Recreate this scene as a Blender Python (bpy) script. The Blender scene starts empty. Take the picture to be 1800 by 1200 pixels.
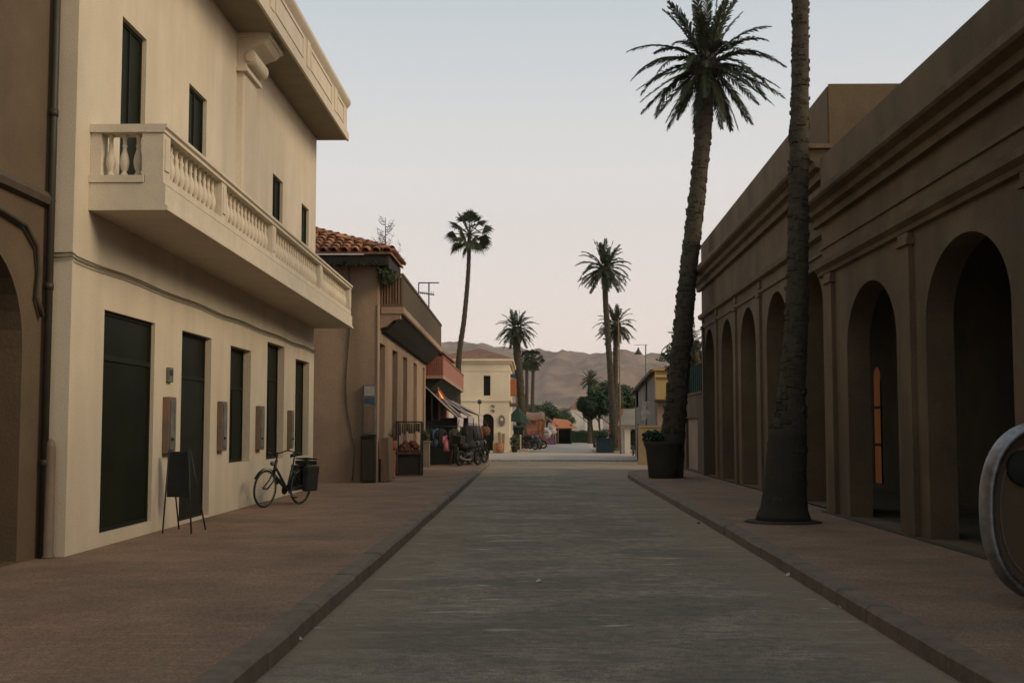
import bpy, math, random
from mathutils import Vector, Matrix, Euler
from mathutils.geometry import tessellate_polygon
R = math.radians
rnd = random.Random(7)
sc = bpy.context.scene
C = sc.collection

# ------------------------------------------------------------------ camera
F = 2100.0
CAMH = 1.6
PITCH = math.atan(151 / F)
YAW = math.atan(35 / (F / math.cos(PITCH)))
cd = bpy.data.cameras.new('camera')
cam = bpy.data.objects.new('camera', cd)
C.objects.link(cam)
cam.location = (0, 0, CAMH)
cam.rotation_euler = (math.pi / 2 + PITCH, 0, YAW)
cd.sensor_width = 36
cd.lens = 36 * F / 1800
cd.clip_start = 0.1
cd.clip_end = 9000
cd.dof.use_dof = True
cd.dof.focus_distance = 24
cd.dof.aperture_fstop = 4.0
sc.camera = cam
MC = Euler(cam.rotation_euler).to_matrix()

# ------------------------------------------------------------------ light
SUN_AZ = R(112)       # clockwise from +Y: behind the camera, to the right
SUN_EL = R(30)
w = bpy.data.worlds.new('World')
sc.world = w
w.use_nodes = True
nt = w.node_tree
nt.nodes.clear()
out = nt.nodes.new('ShaderNodeOutputWorld')
bg = nt.nodes.new('ShaderNodeBackground')
sky = nt.nodes.new('ShaderNodeTexSky')
sky.sky_type = 'NISHITA'
sky.sun_disc = False
sky.sun_elevation = R(4)
sky.sun_rotation = SUN_AZ
sky.air_density = 1.0
sky.dust_density = 1.5
tc = nt.nodes.new('ShaderNodeTexCoord')
sep = nt.nodes.new('ShaderNodeSeparateXYZ')
ramp = nt.nodes.new('ShaderNodeValToRGB')
cr = ramp.color_ramp
cr.elements[0].position = 0.0
cr.elements[0].color = (8.4, 7.0, 6.35, 1)
cr.elements[1].position = 1.0
cr.elements[1].color = (3.1, 3.7, 4.3, 1)
for p, c in ((0.11, (8.3, 7.35, 6.95, 1)), (0.21, (7.3, 7.05, 6.95, 1)), (0.34, (5.3, 5.8, 6.15, 1))):
    e = cr.elements.new(p); e.color = c
mix = nt.nodes.new('ShaderNodeMix'); mix.data_type = 'RGBA'
mix.inputs[0].default_value = 0.85
nt.links.new(tc.outputs['Generated'], sep.inputs[0])
nt.links.new(sep.outputs['Z'], ramp.inputs[0])
nt.links.new(sky.outputs[0], mix.inputs[6])
nt.links.new(ramp.outputs[0], mix.inputs[7])
nt.links.new(mix.outputs[2], bg.inputs[0])
bg.inputs[1].default_value = 0.12
nt.links.new(bg.outputs[0], out.inputs[0])

sl = bpy.data.lights.new('sun', 'SUN')
sl.energy = 1.8
sl.angle = R(28)
sl.color = (1.0, 0.77, 0.50)
so = bpy.data.objects.new('sun', sl)
C.objects.link(so)
sd = Vector((math.sin(SUN_AZ) * math.cos(SUN_EL), math.cos(SUN_AZ) * math.cos(SUN_EL), math.sin(SUN_EL)))
so.rotation_euler = sd.to_track_quat('Z', 'Y').to_euler()
so.location = sd * 50

sc.render.engine = 'CYCLES'
sc.render.filter_size = 2.0
sc.view_settings.view_transform = 'Standard'
sc.view_settings.look = 'None'
sc.view_settings.exposure = 0.1
sc.view_settings.gamma = 1.0
sc.view_settings.use_curve_mapping = False
sc.cycles.max_bounces = 5
sc.cycles.diffuse_bounces = 3

# ------------------------------------------------------------------ measuring
def ray(px, py):
    v = MC @ Vector(((px - 900) / F, -(py - 600) / F, -1.0))
    return v
def at(px, py, Y):
    v = ray(px, py); t = Y / v.y
    return Vector((v.x * t, Y, CAMH + v.z * t))
def atx(px, py, X):
    v = ray(px, py); t = X / v.x
    return Vector((X, v.y * t, CAMH + v.z * t))
def gnd(px, py, z=0.0):
    v = ray(px, py); t = (z - CAMH) / v.z
    return Vector((v.x * t, v.y * t, z))

# ------------------------------------------------------------------ materials
def lin(c):
    return tuple(((x / 255) / 12.92 if x <= 10 else (((x / 255) + .055) / 1.055) ** 2.4) for x in c)
def mat(name, c1, c2=None, scale=4.0, rough=.85, bump=.0, bscale=None, metal=0.0, stretch=None, island=0.0,
        fine=0.0, spec=.3, big=None, trans=0.0):
    m = bpy.data.materials.new(name); m.use_nodes = True
    t = m.node_tree; N = t.nodes; L = t.links
    b = N['Principled BSDF']
    b.inputs['Roughness'].default_value = rough
    b.inputs['Metallic'].default_value = metal
    b.inputs['Specular IOR Level'].default_value = spec
    if c2 is None: c2 = tuple(x * .8 for x in c1)
    g = N.new('ShaderNodeNewGeometry')
    mp = N.new('ShaderNodeMapping')
    L.new(g.outputs['Position'], mp.inputs[0])
    if stretch: mp.inputs['Scale'].default_value = stretch
    n = N.new('ShaderNodeTexNoise'); n.inputs['Scale'].default_value = scale
    n.inputs['Detail'].default_value = 5; n.inputs['Roughness'].default_value = .65
    L.new(mp.outputs[0], n.inputs[0])
    mr = N.new('ShaderNodeMapRange'); mr.inputs[1].default_value = .32; mr.inputs[2].default_value = .68
    L.new(n.outputs[0], mr.inputs[0])
    mx = N.new('ShaderNodeMix'); mx.data_type = 'RGBA'
    mx.inputs[6].default_value = (*c1, 1); mx.inputs[7].default_value = (*c2, 1)
    L.new(mr.outputs[0], mx.inputs[0])
    col = mx.outputs[2]
    if big:
        n3 = N.new('ShaderNodeTexNoise'); n3.inputs['Scale'].default_value = big[0]; n3.inputs['Detail'].default_value = 4
        mp3 = N.new('ShaderNodeMapping'); mp3.inputs['Scale'].default_value = big[2] if len(big) > 2 else (1, 1, 1)
        L.new(g.outputs['Position'], mp3.inputs[0]); L.new(mp3.outputs[0], n3.inputs[0])
        m3 = N.new('ShaderNodeMapRange'); m3.inputs[1].default_value = .42; m3.inputs[2].default_value = .68
        m3.inputs[4].default_value = big[3] if len(big) > 3 else .6
        L.new(n3.outputs[0], m3.inputs[0])
        x3 = N.new('ShaderNodeMix'); x3.data_type = 'RGBA'
        L.new(m3.outputs[0], x3.inputs[0]); L.new(col, x3.inputs[6]); x3.inputs[7].default_value = (*big[1], 1)
        col = x3.outputs[2]
    if fine:
        n4 = N.new('ShaderNodeTexNoise'); n4.inputs['Scale'].default_value = 60; n4.inputs['Detail'].default_value = 3
        L.new(g.outputs['Position'], n4.inputs[0])
        m4 = N.new('ShaderNodeMapRange'); m4.inputs[3].default_value = 1 - fine; m4.inputs[4].default_value = 1 + fine
        m4.inputs[1].default_value = .25; m4.inputs[2].default_value = .75
        L.new(n4.outputs[0], m4.inputs[0])
        x4 = N.new('ShaderNodeVectorMath'); x4.operation = 'SCALE'
        L.new(col, x4.inputs[0]); L.new(m4.outputs[0], x4.inputs['Scale'])
        col = x4.outputs[0]
    if island:
        m5 = N.new('ShaderNodeMapRange'); m5.inputs[3].default_value = 1 - island; m5.inputs[4].default_value = 1 + island
        L.new(g.outputs['Random Per Island'], m5.inputs[0])
        x5 = N.new('ShaderNodeVectorMath'); x5.operation = 'SCALE'
        L.new(col, x5.inputs[0]); L.new(m5.outputs[0], x5.inputs['Scale'])
        col = x5.outputs[0]
    L.new(col, b.inputs['Base Color'])
    if trans:
        b.inputs['Transmission Weight'].default_value = trans
    if bump:
        bn = N.new('ShaderNodeTexNoise'); bn.inputs['Scale'].default_value = bscale or scale * 6
        bn.inputs['Detail'].default_value = 6
        L.new(mp.outputs[0], bn.inputs[0])
        bu = N.new('ShaderNodeBump'); bu.inputs['Strength'].default_value = bump; bu.inputs['Distance'].default_value = .02
        L.new(bn.outputs[0], bu.inputs['Height']); L.new(bu.outputs[0], b.inputs['Normal'])
    return m
def emit(name, c, s):
    m = bpy.data.materials.new(name); m.use_nodes = True
    b = m.node_tree.nodes['Principled BSDF']
    b.inputs['Base Color'].default_value = (*c, 1)
    b.inputs['Emission Color'].default_value = (*c, 1)
    b.inputs['Emission Strength'].default_value = s
    return m

M = {}
M['cream'] = mat('cream_plaster', (.67, .58, .445), (.60, .52, .395), 1.2, .9, .15, 45, fine=.15, big=(1.5, (.46, .385, .28), (1, 1, .2), .42))
M['creamtrim'] = mat('cream_stone', (.68, .595, .46), (.59, .515, .40), 3, .85, .15, 40, fine=.12)
M['soffit'] = mat('darkened_soffit_plaster', (.28, .235, .16), (.22, .185, .125), 2, .9, .2, 30, fine=.05)  # base colour lowered to deepen the shade under the eaves
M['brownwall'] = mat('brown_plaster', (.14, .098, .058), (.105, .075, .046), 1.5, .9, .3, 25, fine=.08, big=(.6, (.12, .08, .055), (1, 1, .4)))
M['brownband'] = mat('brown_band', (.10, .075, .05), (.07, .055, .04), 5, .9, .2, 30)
M['pinkwall'] = mat('pink_plaster', (.37, .262, .178), (.30, .212, .145), 1.3, .92, .5, 25, fine=.18, big=(1.1, (.20, .138, .09), (1, 1, .22), .75))
M['pinklight'] = mat('pale_pink_plaster', (.40, .28, .20), (.34, .235, .165), 1.4, .92, .3, 25, fine=.07, big=(.6, (.27, .19, .14), (1, 1, .3)))
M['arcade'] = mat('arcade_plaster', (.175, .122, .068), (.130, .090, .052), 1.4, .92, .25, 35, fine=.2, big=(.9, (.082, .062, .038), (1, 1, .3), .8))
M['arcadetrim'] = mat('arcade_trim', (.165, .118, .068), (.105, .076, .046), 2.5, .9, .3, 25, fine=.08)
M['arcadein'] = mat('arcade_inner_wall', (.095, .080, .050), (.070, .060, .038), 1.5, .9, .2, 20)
M['tile'] = mat('terracotta_tile', (.38, .17, .09), (.24, .11, .065), 6, .85, .3, 40, island=.45, big=(1.2, (.20, .15, .09), (1, 1, 1), .6))
M['tilefar'] = mat('terracotta_far', (.26, .125, .07), (.13, .07, .045), 2.2, .85, .6, 12, stretch=(2.2, 1, 1))
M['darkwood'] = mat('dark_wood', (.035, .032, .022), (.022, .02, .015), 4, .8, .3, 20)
M['wood'] = mat('weathered_wood', (.24, .15, .09), (.15, .095, .06), 5, .8, .3, 25, stretch=(3, 3, .6), island=.25)
M['lattice'] = mat('lattice_panel', (.13, .10, .06), (.09, .07, .045), 8, .85, .5, 50)
M['glass'] = mat('dark_glass', (.012, .015, .010), (.02, .024, .015), .8, .3, spec=.1)
M['glass'].node_tree.nodes['Principled BSDF'].inputs['IOR'].default_value = 1.12
M['door'] = mat('dark_door', (.020, .021, .014), (.012, .014, .010), 3, .6, .2, spec=.1)
M['iron'] = mat('black_iron', (.018, .02, .017), (.028, .028, .02), 8, .5, .1, spec=.4)
M['pipe'] = mat('dark_pipe', (.032, .033, .022), (.045, .04, .027), 6, .5)
M['cable'] = mat('cable', (.16, .135, .095), (.10, .085, .06), 10, .6)
M['boxmetal'] = mat('old_metal_box', (.18, .125, .08), (.12, .11, .09), 6, .6, .2, big=(5, (.24, .13, .08), (1, 1, 1), .7))
M['greymetal'] = mat('grey_metal', (.15, .15, .13), (.085, .09, .078), 7, .6, .2, big=(6, (.20, .185, .16), (1, 1, 1), .8))
M['concrete'] = mat('concrete', (.24, .20, .16), (.17, .145, .115), 3, .92, .4, 30, fine=.1)
M['kerb'] = mat('kerb_stone', (.225, .17, .12), (.14, .11, .08), 3.5, .92, .5, 18, fine=.12)
M['trunk'] = mat('palm_trunk', (.070, .056, .036), (.038, .032, .021), 5, .95, .9, 14, stretch=(1, 1, 3), island=.2)
M['trunkdark'] = mat('palm_trunk_wrap', (.034, .032, .022), (.05, .042, .03), 6, .95, .6, 20)
M['bark'] = mat('bark', (.07, .055, .04), (.045, .036, .028), 6, .95, .6, 20)
M['frond'] = mat('palm_frond', (.030, .040, .014), (.018, .026, .009), 2, .6, island=.5)
M['frondfar'] = mat('palm_frond_far', (.036, .048, .014), (.022, .032, .010), 1, .7, island=.6)
M['deadfrond'] = mat('dry_frond', (.12, .09, .045), (.08, .06, .03), 3, .9, island=.3)
M['leaf'] = mat('leaf', (.035, .062, .022), (.02, .04, .015), 2, .7, island=.6)
M['leaf2'] = mat('leaf_olive', (.065, .085, .03), (.035, .055, .02), 1.5, .7, island=.6)
M['tyre'] = mat('tyre_rubber', (.02, .022, .018), (.03, .03, .024), 10, .8)
M['bikeframe'] = mat('bike_frame', (.012, .02, .016), (.016, .025, .02), 10, .4, spec=.5)
M['chrome'] = mat('chrome', (.42, .43, .45), (.16, .15, .14), 4, .52, metal=1.0)
M['redwall'] = mat('red_plaster', (.36, .15, .09), (.29, .12, .075), 2, .9, .3, 15, fine=.08)
M['redpanel'] = mat('red_balcony_panel', (.36, .16, .11), (.28, .13, .09), 6, .85, .4, 18, stretch=(1, 4, .6))
M['cream2'] = mat('cream_house_plaster', (.74, .63, .45), (.66, .55, .38), .8, .9, .3, 12, fine=.05, big=(.5, (.48, .39, .27), (1, 1, .4), .6))
M['yellow'] = mat('yellow_plaster', (.50, .34, .14), (.42, .285, .12), 1, .9, .2, 12)
M['greywall'] = mat('grey_plaster', (.24, .20, .165), (.17, .15, .125), 1, .92, .4, 12, big=(.8, (.13, .125, .10), (1, 1, .5)))
M['white'] = mat('white_paint', (.60, .54, .45), (.50, .45, .37), 2, .85, .2)
M['awning'] = mat('awning_cloth', (.045, .06, .045), (.03, .042, .032), 2, .85)
M['awningstripe'] = mat('awning_brown', (.09, .055, .04), (.055, .04, .03), 3, .85)
M['valance'] = mat('valance_cloth', (.55, .50, .46), (.42, .38, .38), 5, .85)
M['valance2'] = mat('lilac_valance_cloth', (.42, .36, .42), (.34, .30, .36), 5, .85)
M['blackcloth'] = mat('black_cloth', (.016, .02, .017), (.028, .03, .024), 4, .9)
M['pinkcloth'] = mat('pink_cloth', (.55, .20, .24), (.45, .16, .2), 6, .9)
M['redcloth'] = mat('red_cloth', (.28, .075, .045), (.2, .055, .035), 6, .9)
M['bluecloth'] = mat('blue_cloth', (.06, .09, .15), (.04, .06, .11), 6, .9)
M['rust'] = mat('rust_goods', (.20, .075, .04), (.12, .05, .03), 8, .9, .3, 20)
M['tarp'] = mat('dull_tarpaulin', (.40, .36, .32), (.28, .25, .22), 6, .9, .3, 20)
M['ochre'] = mat('dull_ochre', (.30, .215, .11), (.22, .16, .085), 1.5, .9, .3, 14)
M['orange'] = mat('orange_paint', (.42, .16, .06), (.34, .12, .05), 6, .8)
M['terra'] = mat('terracotta_pot', (.40, .17, .08), (.3, .12, .06), 6, .85, .2)
M['purple'] = mat('purple_cloth', (.16, .08, .14), (.12, .06, .10), 6, .9)
M['greencloth'] = mat('green_cloth', (.02, .055, .04), (.016, .04, .03), 4, .85)
M['skin'] = mat('skin', (.30, .17, .11), (.26, .15, .10), 8, .6)
M['glow'] = emit('warm_window_glow', (.45, .15, .035), .05)
M['lampglow'] = emit('lamp_glow', (1.0, .36, .10), 1.1)
M['planter'] = mat('dark_planter', (.034, .031, .021), (.05, .042, .028), 4, .8, .3)
M['blueplanter'] = mat('dark_blue_planter', (.03, .045, .05), (.02, .03, .035), 4, .7)
M['paper'] = mat('litter_paper', (.6, .58, .55), (.5, .48, .45), 8, .8)

def ground_mats():
    # road: worn asphalt with pale scuffs running across it
    m = mat('road_asphalt', (.40, .325, .235), (.27, .225, .165), 1.7, .9, .8, 30, fine=.55, spec=.08, big=(.4, (.27, .215, .145), (1, 1, 1), .8))
    t = m.node_tree; N = t.nodes; L = t.links; b = N['Principled BSDF']
    src = b.inputs['Base Color'].links[0].from_socket
    g = N.new('ShaderNodeNewGeometry')
    def layer(src, sx, sy, scale, lo, hi, col, amt):
        mp = N.new('ShaderNodeMapping'); mp.inputs['Scale'].default_value = (sx, sy, 1)
        L.new(g.outputs['Position'], mp.inputs[0])
        n = N.new('ShaderNodeTexNoise'); n.inputs['Scale'].default_value = scale; n.inputs['Detail'].default_value = 6
        n.inputs['Roughness'].default_value = .6; n.inputs['Distortion'].default_value = .35
        L.new(mp.outputs[0], n.inputs[0])
        r = N.new('ShaderNodeMapRange'); r.inputs[1].default_value = lo; r.inputs[2].default_value = hi; r.inputs[4].default_value = amt
        L.new(n.outputs[0], r.inputs[0])
        x = N.new('ShaderNodeMix'); x.data_type = 'RGBA'
        L.new(r.outputs[0], x.inputs[0]); L.new(src, x.inputs[6]); x.inputs[7].default_value = (*col, 1)
        return x.outputs[2]
    s = layer(src, .45, .75, 1.0, .45, .58, (.155, .14, .11), .6)
    s = layer(s, 1.5, 2.1, 1.2, .50, .62, (.195, .168, .125), .55)
    s = layer(s, 7, 11, 1.0, .46, .62, (.115, .102, .08), .5)
    # dust drifted along both kerbs
    sp_ = N.new('ShaderNodeSeparateXYZ'); L.new(g.outputs['Position'], sp_.inputs[0])
    su = N.new('ShaderNodeMath'); su.operation = 'SUBTRACT'; su.inputs[1].default_value = .45; L.new(sp_.outputs[0], su.inputs[0])
    ab = N.new('ShaderNodeMath'); ab.operation = 'ABSOLUTE'; L.new(su.outputs[0], ab.inputs[0])
    dn = N.new('ShaderNodeTexNoise'); dn.inputs['Scale'].default_value = .9; dn.inputs['Detail'].default_value = 6; L.new(g.outputs['Position'], dn.inputs[0])
    ad = N.new('ShaderNodeMath'); ad.operation = 'MULTIPLY_ADD'; ad.inputs[1].default_value = 2.6; L.new(dn.outputs[0], ad.inputs[0]); L.new(ab.outputs[0], ad.inputs[2])
    dr_ = N.new('ShaderNodeMapRange'); dr_.inputs[1].default_value = 2.5; dr_.inputs[2].default_value = 3.6; dr_.inputs[4].default_value = .75; L.new(ad.outputs[0], dr_.inputs[0])
    dx = N.new('ShaderNodeMix'); dx.data_type = 'RGBA'; L.new(dr_.outputs[0], dx.inputs[0]); L.new(s, dx.inputs[6]); dx.inputs[7].default_value = (.27, .205, .14, 1)
    s = dx.outputs[2]
    s = layer(s, .75, 2.4, 1.2, .57, .69, (.34, .29, .21), .6)
    s = layer(s, .85, 4.0, 1.1, .625, .71, (.60, .55, .46), .75)
    s = layer(s, 2.2, 12.0, 1.0, .63, .76, (.50, .45, .36), .5)
    L.new(s, b.inputs['Base Color'])
    M['road'] = m
    # pavement: reddish pavers
    m = mat('red_pavers', (.32, .21, .142), (.235, .155, .106), 1.4, .95, .5, 24, fine=.45, spec=.1, big=(.6, (.175, .13, .092), (1, 1, 1), .7))
    t = m.node_tree; N = t.nodes; L = t.links; b = N['Principled BSDF']
    src = b.inputs['Base Color'].links[0].from_socket
    g = N.new('ShaderNodeNewGeometry')
    br = N.new('ShaderNodeTexBrick')
    br.inputs['Scale'].default_value = 1; br.inputs['Brick Width'].default_value = .24; br.inputs['Row Height'].default_value = .12
    br.inputs['Mortar Size'].default_value = .008; br.inputs['Mortar Smooth'].default_value = .3
    br.inputs['Color1'].default_value = (.93, .93, .93, 1); br.inputs['Color2'].default_value = (1.06, 1.04, 1.03, 1)
    br.inputs['Mortar'].default_value = (.82, .82, .82, 1)
    L.new(g.outputs['Position'], br.inputs[0])
    mu = N.new('ShaderNodeMix'); mu.data_type = 'RGBA'; mu.blend_type = 'MULTIPLY'; mu.inputs[0].default_value = 1
    L.new(src, mu.inputs[6]); L.new(br.outputs[0], mu.inputs[7])
    L.new(mu.outputs[2], b.inputs['Base Color'])
    M['pavers'] = m
    M['dust'] = mat('dusty_ground', (.42, .34, .27), (.34, .28, .225), .5, .9, .4, 12, fine=.15)
    M['plaza'] = mat('grey_plaza', (.30, .275, .24), (.24, .22, .195), .35, .8, .3, 12, fine=.15)
    M['hill'] = mat('hill_rock', (.33, .22, .165), (.16, .115, .092), .04, .95, .0, big=(.022, (.115, .09, .06), (1, 1, 1.5), .9))
ground_mats()

# ------------------------------------------------------------------ building helpers
def origin(o):
    v = Vector((0, 0, 0))
    while o is not None:
        v += o.location; o = o.parent
    return v
def tag(o, label=None, cat=None, group=None, kind=None):
    if label: o['label'] = label
    if cat: o['category'] = cat
    if group: o['group'] = group
    if kind: o['kind'] = kind
    return o
def thing(name, loc, label, cat, group=None, rz=0):
    o = bpy.data.objects.new(name, None); C.objects.link(o)
    o.empty_display_size = .2
    o.location = loc; o.rotation_euler = (0, 0, rz)
    return tag(o, label, cat, group)

class B:
    def __init__(s): s.v = []; s.f = []; s.sm = []
    def add(s, vs, fs, smooth=False):
        n = len(s.v); s.v += [Vector(v) for v in vs]; s.f += [tuple(i + n for i in f) for f in fs]; s.sm += [smooth] * len(fs)
        return s
    def box(s, x0, x1, y0, y1, z0, z1, bev=0):
        if x0 > x1: x0, x1 = x1, x0
        if y0 > y1: y0, y1 = y1, y0
        vs = [(x, y, z) for z in (z0, z1) for y in (y0, y1) for x in (x0, x1)]
        fs = [(0, 2, 3, 1), (4, 5, 7, 6), (0, 1, 5, 4), (2, 6, 7, 3), (0, 4, 6, 2), (1, 3, 7, 5)]
        return s.add(vs, fs)
    def obox(s, c, ax, ay, az):
        c = Vector(c); ax = Vector(ax); ay = Vector(ay); az = Vector(az)
        vs = [c + ax * i + ay * j + az * k for k in (-1, 1) for j in (-1, 1) for i in (-1, 1)]
        return s.add(vs, [(0, 2, 3, 1), (4, 5, 7, 6), (0, 1, 5, 4), (2, 6, 7, 3), (0, 4, 6, 2), (1, 3, 7, 5)])
    def tube(s, pts, rad, n=8, smooth=True, cap=True, closed=False):
        pts = [Vector(p) for p in pts]
        if not isinstance(rad, (list, tuple)): rad = [rad] * len(pts)
        rings = []; up = None
        for i, p in enumerate(pts):
            if closed: d = pts[(i + 1) % len(pts)] - pts[i - 1]
            else: d = pts[min(i + 1, len(pts) - 1)] - pts[max(i - 1, 0)]
            d.normalize()
            if up is None:
                up = Vector((0, 0, 1)) if abs(d.z) < .9 else Vector((1, 0, 0))
            a = up - d * up.dot(d)
            if a.length < 1e-4: a = d.orthogonal()
            a.normalize(); up = a; b = d.cross(a)
            rings.append([p + (a * math.cos(2 * math.pi * k / n) + b * math.sin(2 * math.pi * k / n)) * rad[i] for k in range(n)])
        vs = [v for r in rings for v in r]; fs = []
        m = len(rings)
        for i in range(m if closed else m - 1):
            j = (i + 1) % m
            for k in range(n):
                fs.append((i * n + k, i * n + (k + 1) % n, j * n + (k + 1) % n, j * n + k))
        if cap and not closed:
            fs.append(tuple(range(n - 1, -1, -1))); fs.append(tuple((m - 1) * n + k for k in range(n)))
        return s.add(vs, fs, smooth)
    def lathe(s, c, prof, n=12, smooth=True, axis='z'):
        c = Vector(c); vs = []; fs = []
        for r, z in prof:
            for k in range(n):
                a = 2 * math.pi * k / n
                if axis == 'z': vs.append(c + Vector((r * math.cos(a), r * math.sin(a), z)))
                elif axis == 'y': vs.append(c + Vector((r * math.cos(a), z, r * math.sin(a))))
                else: vs.append(c + Vector((z, r * math.cos(a), r * math.sin(a))))
        m = len(prof)
        for i in range(m - 1):
            for k in range(n):
                fs.append((i * n + k, i * n + (k + 1) % n, (i + 1) * n + (k + 1) % n, (i + 1) * n + k))
        fs.append(tuple(range(n - 1, -1, -1))); fs.append(tuple((m - 1) * n + k for k in range(n)))
        return s.add(vs, fs, smooth)
    def prism(s, outer, holes, mapf, d0, d1):
        """2-D outline with holes, extruded between depths d0 and d1; mapf(a, b, d) -> point"""
        loops = [[Vector((a, b, 0)) for a, b in outer]] + [[Vector((a, b, 0)) for a, b in h] for h in holes]
        tris = tessellate_polygon(loops)
        flat = [p for l in loops for p in l]
        n = len(flat)
        vs = [mapf(p.x, p.y, d0) for p in flat] + [mapf(p.x, p.y, d1) for p in flat]
        fs = [tuple(t) for t in tris] + [tuple(i + n for i in reversed(t)) for t in tris]
        o = 0
        for l in loops:
            m = len(l)
            for i in range(m):
                a = o + i; b = o + (i + 1) % m
                fs.append((a, b, b + n, a + n))
            o += m
        return s.add(vs, fs)
    def sweep_y(s, prof, y0, y1, z_slope=0.0):
        """profile [(x,z)...] closed, extruded along Y"""
        n = len(prof)
        vs = [(x, y0, z) for x, z in prof] + [(x, y1, z + z_slope * (y1 - y0)) for x, z in prof]
        fs = [(i, (i + 1) % n, (i + 1) % n + n, i + n) for i in range(n)]
        fs += [tuple(range(n - 1, -1, -1)), tuple(range(n, 2 * n))]
        return s.add(vs, fs)
    def build(s, name, m, parent=None, label=None, local=False, kind=None, bevel=0):
        me = bpy.data.meshes.new(name)
        off = Vector((0, 0, 0)) if (local or parent is None) else origin(parent)
        me.from_pydata([v - off for v in s.v], [], s.f)
        me.polygons.foreach_set('use_smooth', s.sm)
        me.update()
        import bmesh
        bm = bmesh.new(); bm.from_mesh(me); bmesh.ops.recalc_face_normals(bm, faces=bm.faces); bm.to_mesh(me); bm.free()
        me.materials.append(m if not isinstance(m, str) else M[m])
        o = bpy.data.objects.new(name, me); C.objects.link(o)
        if parent: o.parent = parent
        if label: o['label'] = label
        if kind: o['kind'] = kind
        if bevel:
            bv = o.modifiers.new('bevel', 'BEVEL'); bv.width = bevel; bv.segments = 2; bv.limit_method = 'ANGLE'
        return o
def mesh_thing(b, name, m, loc, label, cat, group=None, bevel=0):
    """one-mesh thing with its origin at loc (vertices given in world space)"""
    loc = Vector(loc)
    b.v = [v - loc for v in b.v]
    o = b.build(name, m, bevel=bevel); o.location = loc
    return tag(o, label, cat, group)

def arch_loop(y0, y1, zb, zs, rise, n=16):
    """opening outline: jambs to the spring height zs, then a (semi)elliptic head"""
    c = (y0 + y1) / 2; a = (y1 - y0) / 2
    return [(y0, zb), (y1, zb)] + [(c + a * math.cos(math.pi * k / n), zs + rise * math.sin(math.pi * k / n)) for k in range(n + 1)]
def rect_loop(y0, y1, z0, z1):
    return [(y0, z0), (y1, z0), (y1, z1), (y0, z1)]
mapX = lambda a, b, d: Vector((d, a, b))     # plane at X = d
mapY = lambda a, b, d: Vector((a, d, b))     # plane at Y = d
SW = .14                                     # pavement height

def leafball(b, c, rx, ry, rz, n, s, r):
    for k in range(n):
        while True:
            v = Vector((r.uniform(-1, 1), r.uniform(-1, 1), r.uniform(-1, 1)))
            if v.length <= 1: break
        v = v * (.45 + .55 * v.length) if v.length > .3 else v * 1.6
        p = c + Vector((v.x * rx, v.y * ry, v.z * rz))
        d1 = Vector((r.uniform(-1, 1), r.uniform(-1, 1), r.uniform(-1, 1))).normalized(); d2 = d1.orthogonal().normalized()
        ss = s * r.uniform(.6, 1.3)
        b.add([p - d1 * ss, p + d2 * ss * .45, p + d1 * ss, p - d2 * ss * .45], [(0, 1, 2, 3)])
# ================================================================== GROUND
def sheet(name, pts, z, m, kind='structure'):
    b = B(); b.add([(x, y, z) for x, y in pts], [tuple(range(len(pts)))])
    return b.build(name, m, kind=kind)
sheet('ground', [(-3000, -300), (3000, -300), (3000, 4000), (-3000, 4000)], -.012, 'dust')
sheet('road', [(-1.85, -40), (2.63, -40), (2.83, 8), (3.15, 38), (3.35, 41.0), (3.9, 42), (16, 42.0), (16, 60), (-1.9, 60)], -.004, 'road')
sheet('cross_street', [(-30, 60.2), (30, 60.2), (30, 78), (-30, 78)], -.006, 'dust')
# far roadway climbing away beyond the crossing
sheet('far_road', [(-.3, 78.2), (4.1, 78.2), (6.5, 150), (3.0, 150), (.8, 104)], -.002, 'plaza')
# row of worn setts across the junction
b = B()
for k in range(46):
    x = -3.2 + k * .27; yy = 57.6 + rnd.uniform(-.12, .12)
    b.obox((x, yy, .003), (.11 + rnd.uniform(-.02, .02), 0, 0), (0, .16, 0), (0, 0, .02 + rnd.uniform(0, .012)))
b.build('road_setts', 'concrete', kind='structure')

# left pavement with its kerb
kl = [(-1.72, -40), (-1.75, 8), (-1.75, 15), (-1.77, 30), (-1.80, 52), (-2.0, 56.0), (-2.6, 58.5)]
b = B()
pts = kl + [(-14, 58.5), (-14, -40)]
n = len(kl)
b.prism([(x - (.20 if i < n else 0), y) for i, (x, y) in enumerate(pts)], [], lambda a, c, d: Vector((a, c, d)), -.03, SW)
b.build('sidewalk_left', 'pavers', kind='structure')
def kerb(line, side, name):
    b = B(); pos = []
    for i in range(len(line) - 1):
        a = Vector((*line[i], 0)); c = Vector((*line[i + 1], 0)); L = (c - a).length
        m = max(1, int(L / 1.0))
        for k in range(m):
            p = a.lerp(c, k / m); q = a.lerp(c, (k + 1) / m)
            d = (q - p).normalized(); nn = Vector((d.y, -d.x, 0)) * side
            j = rnd.uniform(-.008, .008); h = SW + .004 + rnd.uniform(-.006, .006)
            p = p + d * .006
            e = .03
            w2 = .20
            vs = []
            for t in (p, q):
                vs += [t + nn * (j) + Vector((0, 0, -.03)), t + nn * j + Vector((0, 0, h - e)), t + nn * (j - e) + Vector((0, 0, h)),
                       t - nn * w2 + Vector((0, 0, h)), t - nn * w2 + Vector((0, 0, -.03))]
            b.add(vs, [(0, 1, 6, 5), (1, 2, 7, 6), (2, 3, 8, 7), (3, 4, 9, 8), (4, 3, 2, 1, 0), (5, 6, 7, 8, 9)])
    return b.build(name, 'kerb', kind='structure')
kerb(kl, 1, 'kerb_left')
kr_ = [(2.5, -40), (2.70, 8), (2.83, 15), (2.88, 20), (2.99, 34), (3.03, 38), (3.22, 40.2), (3.8, 41.2)]
b = B()
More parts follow.
